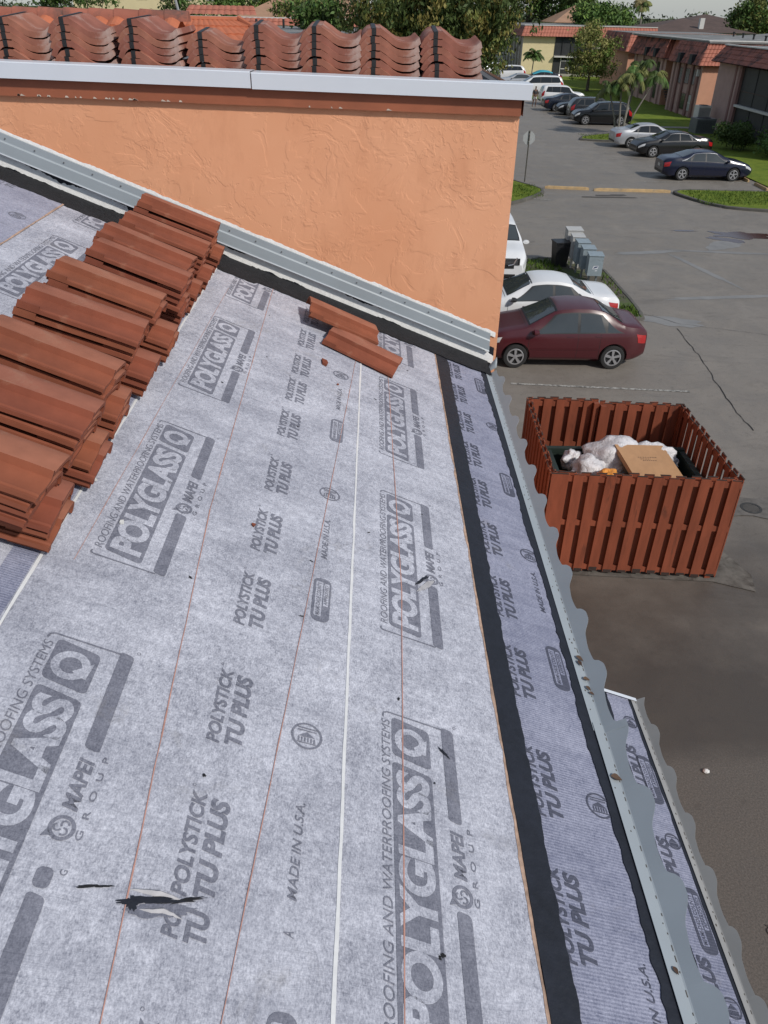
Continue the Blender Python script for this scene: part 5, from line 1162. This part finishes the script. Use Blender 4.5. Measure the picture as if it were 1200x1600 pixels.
while x_ < -2.95:
    L_ = min(.40, -2.80-x_); P = [[(x_+L_*s_, 13.9+(.115-.012*s_)*math.cos(t), 7.37+(.155-.02*s_)*math.sin(t)) for t in np.linspace(0, math.pi, 9)] for s_ in (0, 1)]; mb.grid(P); mb.poly(P[1]); x_ += .375
mb.build('ridge_caps', RIDG, TB, True)
bx('wall', TB, (-15.8, -3.1, 12.2, 15.6, 3, 6.58), FACADE)
HB = thing('house', 'low hipped roof painted smooth orange, right of the barrel tile ridge', 'house', (0, 0, 0))
r1, r2_, e = (-4.4, 17.2, 7.36), (-2.55, 17.2, 7.36), 6.35
mb = MB(); corr(mb, (-7.0, 14.4, e), (-.15, 14.4, e), r1, r2_, PT, per=.3, rows=9, amp=.012, nrm=(0, -1, 2), step=.022); corr(mb, (-.15, 14.4, e), (-.15, 20, e), r2_, (-2.55, 17.21, 7.36), PT, per=.3, rows=9, amp=.012, nrm=(1, 0, 2), step=.022); mb.poly([(-7, 20, e), r1, r2_, (-.15, 20, e)], PT); mb.build('roof', None, HB)
mb = MB(); mb.tube([Vector((-.15, 14.4, e+.02)), Vector(r2_)+Vector((0, 0, .02))], .05, 8); mb.tube([Vector(r1), Vector(r2_)], .05, 8); mb.build('hip_caps', PT, HB, True)
bx('wall', HB, (-6.7, -.4, 14.7, 19.7, 3, e), FACADE)
mb = MB(); mb.lathe([(.06, 0), (.06, .22), (.10, .22), (.10, .27), (0, .29)], Matrix.Identity(4), 12); mb.box(-.09, .09, -.09, .09, -.06, .02); o = mb.build('roof_vent', ALU, HB, True); o.location = (-1.75, 15.9, 6.93)
GB = thing('flat_roof_building', 'long flat grey roofed building with a red tile band, beyond the orange hip roof', 'building', (0, 0, 0))
bx('wall', GB, (-30, -1.2, 30, 66, 0, 6.2), GREYW); bx('roof', GB, (-30.2, -1.0, 29.8, 66.2, 6.2, 6.36), ROOFG); mb = MB(); corr(mb, (-30, 66.0, 6.36), (-1.0, 66.0, 6.36), (-30, 66.5, 6.80), (-1, 66.5, 6.80), TERRA, per=.4, rows=2, nrm=(0, -1, .5)); mb.build('tile_band', None, GB); bx('parapet_cap', GB, (-30, -1, 66.5, 66.7, 6.8, 6.88), TRIMW)
mb = MB(); corr(mb, (-14.5, 70, 6.9), (-9.0, 70, 6.9), (-14.2, 71, 7.5), (-9.3, 71, 7.5), TERRA, per=.5, rows=2, nrm=(0, -1, .5)); mb.build('tile_mansard', None, GB)
for x_, y in ((-6, 60), (-7.5, 58), (-4.4, 62), (-11, 50)): mb = MB(); mb.tube([(0, 0, 0), (0, 0, .5)], .08, 6); o = mb.build('roof_vent', SLOT, GB); o.location = (x_, y, 6.36)
SD = thing('satellite_dish', 'grey satellite dish on the far flat roof beside the big tree', 'satellite dish', (-2.9, 60, 6.36))
mb = MB(); mb.tube([(0, 0, 0), (0, 0, .75)], .04, 6); mb.build('mast', POSTM, SD); mb = MB(); mb.lathe([(0, 0), (.25, .03), (.45, .12), (.55, .2)], Matrix.Translation((0, 0, .85)) @ Matrix.Rotation(R(50), 4, 'X') @ Matrix.Rotation(R(30), 4, 'Y'), 20); mb.build('dish', POSTM, SD, True)
AM = tag(MB.build((lambda m_: (m_.tube([(-4.95, 24, 5.2), (-5.05, 24, 7.2), (-5.25, 24, 8.2)], .035, 7), m_.tube([(-4.95, 24, 7.0), (-4.7, 24, 6.9)], .02, 5), m_)[-1])(MB()), 'antenna_mast', ALU), 'thin leaning silver mast rising behind the orange roofs', 'mast')
CBD = thing('apartment_building', 'long cream building with dark windows far behind the red roofs', 'building', (0, 0, 0))
bx('wall', CBD, (-34, -9, 105, 118, 0, 9.6), CREAM); bx('roof', CBD, (-34.4, -8.6, 104.6, 118, 9.6, 9.9), TRIMW)
for k in range(9): f = bx('window', CBD, (-32+2.6*k, -30.8+2.6*k, 104.93, 105.02, 7.9, 9.2), TRIMW); bx('pane', f, (-31.9+2.6*k, -30.9+2.6*k, 104.9, 104.929, 8.0, 9.1), DARKW)
def hip(name, lab, x0, x1, y0, y1, ze, zr, mat, wmat, cat='house'):
    t = thing(name, lab, cat, (0, 0, 0)); bx('wall', t, (x0+.4, x1-.4, y0+.4, y1-.4, 0, ze), wmat); h = (y1-y0)/2; q = min(h, (x1-x0)/2-.2); a, b = (x0+q, (y0+y1)/2, zr), (x1-q, (y0+y1)/2, zr)
    mb = MB(); mb.poly([(x0, y0, ze), (x1, y0, ze), b, a]); mb.poly([(x1, y0, ze), (x1, y1, ze), b]); mb.poly([(x1, y1, ze), (x0, y1, ze), a, b]); mb.poly([(x0, y1, ze), (x0, y0, ze), a]); mb.build('roof', mat, t); return t
BRN = pm('brown_shingle', (.085, .055, .045), .9, .3, 1.5, .3, .02, world=True); TAN = pm('tan_shingle', (.34, .20, .125), .9, .2, 1.5, world=True)
hip('house', 'house with tan hipped roof left of the big dark tree', -13, 2, 80, 96, 6.4, 9.6, TAN, CREAM)
t = hip('house', 'brown hipped roof house behind the pink apartment block', 36, 52, 124, 140, 5.5, 7.05, BRN, GREYW); mb = MB(); mb.box(44.5, 45.1, 126, 126.6, 5.6, 7.15); mb.build('chimney', TRIMW, t)
hip('house', 'second brown hipped roof, higher, behind the first one on the right', 46, 62, 142, 160, 5.8, 7.6, BRN, GREYW)
hip('house', 'tan gabled roof between the dark trees behind the yellow block', 30, 40, 155, 168, 6.0, 8.6, TAN, CREAM)
hip('house', 'low dark roof stretching behind the mansard of the pink block', 41, 70, 96, 112, 5.2, 6.2, ROOFG, GREYW)

# ------------------------------------------------------------------ trees and shrubs
def leafmat(name, c, var=.35):
    m = pm(name, c, .6, var, 1.5, world=True, spec=.25); b = next(q for q in m.node_tree.nodes if q.type == 'BSDF_PRINCIPLED')
    b.inputs['Transmission Weight'].default_value = 0.; return m
BARK = pm('bark', (.11, .09, .07), .9, .3, 10, .8, .02); PBARK = pm('palm_bark', (.21, .195, .17), .9, .25, 8, .6, .01)
nr = np.random.default_rng(11)
def crown_mesh(name, clumps, n, ls, mats, droop=.2, seed=0, fill=.55):
    """clumps: (x,y,z,rx,ry,rz); leaves sit in many small sprays through the volume, thicker towards the outside"""
    g = np.random.default_rng(seed); wts = np.array([c[3]*c[4]*c[5] for c in clumps])**.75; wts /= wts.sum(); V = []; mi = []
    nsp = max(20, n//26)
    for ci, c in enumerate(clumps):
        k = max(4, int(nsp*wts[ci])); d = g.normal(size=(k, 3)); d /= np.linalg.norm(d, axis=1)[:, None]; rr = (fill+(1-fill)*g.random(k))**.6*(1+.16*g.normal(size=k))
        sp = np.array(c[:3])+d*rr[:, None]*np.array(c[3:6]); per = max(6, int(n*wts[ci]/k))
        for s_ in sp:
            rad = ls*g.uniform(2.2, 4.6); q = s_+g.normal(size=(per, 3))*rad*np.array([.55, .55, .42]); a = g.normal(size=(per, 3)); a[:, 2] -= droop*2; a /= np.linalg.norm(a, axis=1)[:, None]
            b = g.normal(size=(per, 3)); b -= (a*b).sum(1)[:, None]*a; b /= np.linalg.norm(b, axis=1)[:, None]; L = ls*g.uniform(.7, 1.4, per)[:, None]; w_ = L*.42
            V.append(np.stack([q-a*L, q+b*w_, q+a*L, q-b*w_], 1)); m_ = g.integers(0, len(mats)) if g.random() < .8 else 0
            mi += [m_]*per
    V = np.concatenate(V).reshape(-1, 3); nf = len(V)//4; me = bpy.data.meshes.new(name); me.vertices.add(len(V)); me.vertices.foreach_set('co', V.ravel().astype(np.float32))
    me.loops.add(nf*4); me.loops.foreach_set('vertex_index', np.arange(nf*4, dtype=np.int32)); me.polygons.add(nf); me.polygons.foreach_set('loop_start', np.arange(0, nf*4, 4, dtype=np.int32))
    for k in mats: me.materials.append(k)
    me.polygons.foreach_set('material_index', np.array(mi[:nf], dtype=np.int32)); me.update(); me.validate(); return me
def trunk_mesh(h, r_, limbs, seed, z0=0):
    r2 = random.Random(seed); mb = MB(); top = Vector((r2.uniform(-.3, .3), r2.uniform(-.3, .3), h))
    mb.tube([(0, 0, z0), (top.x*.3, top.y*.3, h*.4), top], [r_*1.2, r_*.9, r_*.6], 9)
    for (x, y, z) in limbs: a = top*r2.uniform(.55, .95); b = Vector((x, y, z)); c = (a+b)/2+Vector((0, 0, -.08*(b-a).length)); mb.tube([a, c, b], [r_*.5, r_*.3, r_*.08], 6)
    return mb
def tree(name, label, x, y, clumps, n, ls, mats, trunk=(3, .25), droop=.2, seed=0, cat='tree', group=None, bark=BARK, fill=.55):
    t = thing(name, label, cat, (x, y, 0), 0, group)
    if trunk: trunk_mesh(trunk[0], trunk[1], [c[:3] for c in clumps[:9]], seed).build('trunk', bark, t, True)
    link('crown', crown_mesh('crown', clumps, n, ls, mats, droop, seed, fill), t); return t
def blobs(cx, cy, cz, rx, ry, rz, k, seed, s=.45):
    r2 = random.Random(seed); o = []
    for _ in range(k):
        a, b = r2.uniform(0, 6.28), r2.uniform(-.9, 1); q = r2.uniform(.45, .95); c_ = math.sqrt(max(0, 1-b*b)); f = r2.uniform(.7, 1.25)*s
        o.append((cx+rx*q*c_*math.cos(a), cy+ry*q*c_*math.sin(a), cz+rz*q*b, rx*f, ry*f, rz*f))
    return o
LD1, LD2, LD3 = leafmat('leaf_dark', (.056, .084, .022)), leafmat('leaf_mid', (.13, .145, .037)), leafmat('leaf_olive', (.21, .18, .05))
LG1, LG2 = leafmat('leaf_green', (.078, .142, .032)), leafmat('leaf_bright', (.14, .22, .045)); LO1, LO2 = leafmat('leaf_olive_light', (.26, .245, .08)), leafmat('leaf_olive_mid', (.165, .175, .052))
LF = leafmat('leaf_far', (.055, .075, .04)); PF1, PF2 = leafmat('frond_green', (.055, .085, .02)), leafmat('frond_dry', (.17, .14, .06))
tree('ficus_tree', 'huge dark drooping tree rising behind the stacked roof tiles', 2.6, 43.0, [(-1.6, 0, 8.2, 2.6, 3, 2.2), (1.4, -.5, 8.8, 3.0, 3, 3.0), (.2, 0, 6.9, 3.0, 2.5, 1.9), (2.3, 0, 7.2, 1.5, 2, 1.9), (1.9, -.4, 5.9, 1.5, 1.6, 1.5), (-2.3, 0, 7.0, 1.9, 2, 1.1), (0, 1, 10.8, 3, 3, 2.2)] + blobs(.6, 0, 7.6, 3.6, 3.0, 2.4, 16, 3, .27), 52000, .105, [LD1, LD2, LD1, LD3], (4.2, .5), .75, 3)
tree('olive_tree', 'loose yellow green tree on the lawn between the yellow and the pink block', 24.0, 100.0, blobs(0, 0, 4.1, 2.7, 2.5, 2.5, 15, 5, .33)+[(-.8, 0, 5.6, .9, 1, .9), (1.4, 0, 2.4, 1.6, 1.3, .9), (-1.6, 0, 2.2, 1.2, 1.2, .8)], 11000, .125, [LO1, LO2, LG2, LD2], (2.6, .17), .4, 5, fill=.3)
tree('dark_tree', 'tall dark green tree at the skyline behind the left end of the yellow block', 28.0, 172, blobs(0, 0, 9.5, 4.2, 4, 4.5, 12, 6, .42), 7000, .32, [LD1, LG1, LD1], (6, .4), .2, 6)
tree('dark_tree', 'tall dark green tree at the skyline above the middle of the yellow block', 36.5, 168, blobs(0, 0, 10, 4.6, 4, 5.0, 12, 7, .42), 8000, .32, [LD1, LD1, LG1], (6, .4), .2, 7)
tree('round_tree', 'rounded fresh green tree behind the olive tree at the skyline', 34.6, 142, blobs(0, 0, 6.5, 4.6, 4, 2.5, 16, 8, .38), 9500, .26, [LG1, LG1, LD1, LG2], (4.5, .35), .15, 8)
tree('round_tree', 'large spreading tree at the upper right corner of the photo', 57.0, 136, blobs(0, 0, 7.4, 4.9, 4, 3.0, 18, 9, .34), 10000, .25, [LG1, LD1, LD2], (4.5, .35), .15, 9)
tree('round_tree', 'dark green tree right at the photo edge below the spreading one', 60.5, 128, blobs(0, 0, 5.6, 3.6, 3, 2.2, 10, 10, .4), 6000, .22, [LG1, LD2], (3.5, .3), .15, 10)
for k, (x, y, z, rx, rz, lab, mats) in enumerate([(-18, 88, 7.4, 3.2, 2.2, 'leafy green tree before the cream building at the left', [LG1, LD1]), (-11.5, 92, 7.6, 2.2, 2.0, 'small green tree near the middle of the cream building', [LG1, LG2, LD1]), (-6.2, 74, 7.0, 2.4, 1.6, 'light green bushy tree in front of the tan hip roof', [LO2, LG2, LG1]), (-27, 86, 7.6, 3.4, 2.6, 'broad green tree at the far left behind the ridge caps', [LG1, LD1]), (-3.2, 58, 6.9, 1.3, 1.1, 'dark leafy tree beside the satellite dish', [LD1, LG1]), (-15.2, 96, 7.4, 1.7, 1.6, 'narrow tree between the two others by the cream building', [LG2, LG1])]):
    tree('leafy_tree', lab, x, y, blobs(0, 0, z, rx, rx, rz, 9, 30+k, .42), 3200, .16, mats, (4.5, .22), .2, 30+k)
tree('shrub', 'large dark shrub against the screened porch of the pink block', 23.9, 56.8, blobs(0, 0, .95, 1.25, 1.1, .75, 14, 41, .36), 5200, .085, [LD1, LG1, LD1], (.5, .05), .3, 41, 'shrub')
for k, (x, y, r_, h, lab) in enumerate([(27.8, 117.5, 1.3, 1.1, 'dark rounded shrub below the olive tree by the yellow block porch'), (25.2, 53.5, 1.0, .8, 'low shrub nearer the camera along the dark porch'), (25.9, 61.5, .8, .6, 'small shrub between the grey air conditioner and the porch'), (30.5, 118, 1.1, .9, 'dark shrub to the right below the porch of the yellow block')]):
    tree('shrub', lab, x, y, blobs(0, 0, h, r_, r_, h*.75, 8, 50+k, .42), 1800, .10, [LD1, LG1], (.4, .05), .3, 50+k, 'shrub')
def palm(name, label, x, y, trunks, nf, fl_, mats, leafw=.05, seed=0, droopy=1., rt=.07):
    r2 = random.Random(seed); t = thing(name, label, 'palm', (x, y, 0)); cm = MB()
    for (dx, dy, lx, ly, h) in trunks:
        mb = MB(); mb.tube([(dx, dy, 0), (dx+lx*.3, dy+ly*.3, h*.45), (dx+lx, dy+ly, h)], [rt*1.3, rt, rt*.8], 8); mb.build('trunk', PBARK, t, True)
        mb = MB(); mb.tube([(dx+lx, dy+ly, h-.02), (dx+lx*1.1, dy+ly*1.1, h+.5)], [rt*.85, rt*.4], 7); mb.build('crown_shaft', PF1, t, True)
        for f in range(nf):
            a = 6.283*f/nf+r2.uniform(-.3, .3); el = r2.uniform(.1, 1.25); L = fl_*r2.uniform(.75, 1.1); p = Vector((dx+lx*1.1, dy+ly*1.1, h+.45)); d = Vector((math.cos(a)*math.cos(el), math.sin(a)*math.cos(el), math.sin(el))); side = Vector((-math.sin(a), math.cos(a), 0)); pts = []; mt = mats[r2.randrange(len(mats))]
            for s_ in range(9): pts.append(p.copy()); p += d*L/8; d = (d+Vector((0, 0, -.17*droopy*(1+.12*s_)))).normalized()
            for s_ in range(8):
                cm.add([pts[s_]+side*.012, pts[s_]-side*.012, pts[s_+1]-side*.008, pts[s_+1]+side*.008], [(0, 1, 2, 3)], mt); ll = L*.34*math.sin(math.pi*(.12+.8*(s_+.5)/8))
                for q in (0, .34, .67):
                    b = lerp(pts[s_], pts[s_+1], q); fwd = (pts[s_+1]-pts[s_]).normalized()
                    for sg in (-1, 1):
                        e_ = b+side*sg*ll*.82+fwd*ll*.45+Vector((0, 0, -ll*r2.uniform(.25, .75)*droopy)); cm.add([b-fwd*leafw*.5, lerp(b, e_, .5)-fwd*leafw*.6+Vector((0, 0, .03)), e_, lerp(b, e_, .5)+fwd*leafw*.6+Vector((0, 0, .03)), b+fwd*leafw*.5], [(0, 1, 2, 3, 4)], mt)
    cm.build('crown', None, t); return t
palm('palm_clump', 'clump of slender palms with drooping fronds on the grass island beside the silver sedan', 17.75, 62.7, [(0, 0, -.25, 0, 2.9), (.28, -.1, .15, .1, 3.4), (.55, .0, 1.3, .0, 3.3), (-.15, .2, -.7, .3, 2.6), (.35, .3, .6, .4, 3.9)], 12, 1.38, [PF1, PF1, LG1, LO2], .055, 3, 1.55, .065)
palm('palm_tree', 'small feathery palm standing before the yellow wall', 19.35, 110.6, [(0, 0, .1, 0, 2.5)], 17, 1.55, [PF1, LG1], .09, 4, 1.2, .07)
palm('tall_palm', 'tall thin palm standing alone on the skyline', 46.3, 160, [(0, 0, -.3, 0, 8.3)], 26, 2.1, [PF2, PF1, LO2], .16, 5, 1.5, .17)
palm('short_palm', 'pale feathery palm below the spreading tree at the right edge', 55.4, 122, [(0, 0, 0, 0, 3.6), (1.6, 0, .2, 0, 3.4)], 26, 2.6, [LO1, LG2, PF2], .13, 6, 1.3, .15)
# far wood along the horizon
cl = []
for k in range(230): x = -420+k*4.9+rng.uniform(-3, 3); y = rng.uniform(330, 520); cl.append((x, y, rng.uniform(2.0, 5.2), rng.uniform(4, 9), 5, rng.uniform(2.2, 4.2)))
o = link('far_wood', crown_mesh('far_wood', cl, 26000, .85, [LF, LF, LD1], .1, 77, .3)); o['kind'] = 'stuff'; o['label'] = 'far-off belt of trees along the horizon'; o['category'] = 'wood'
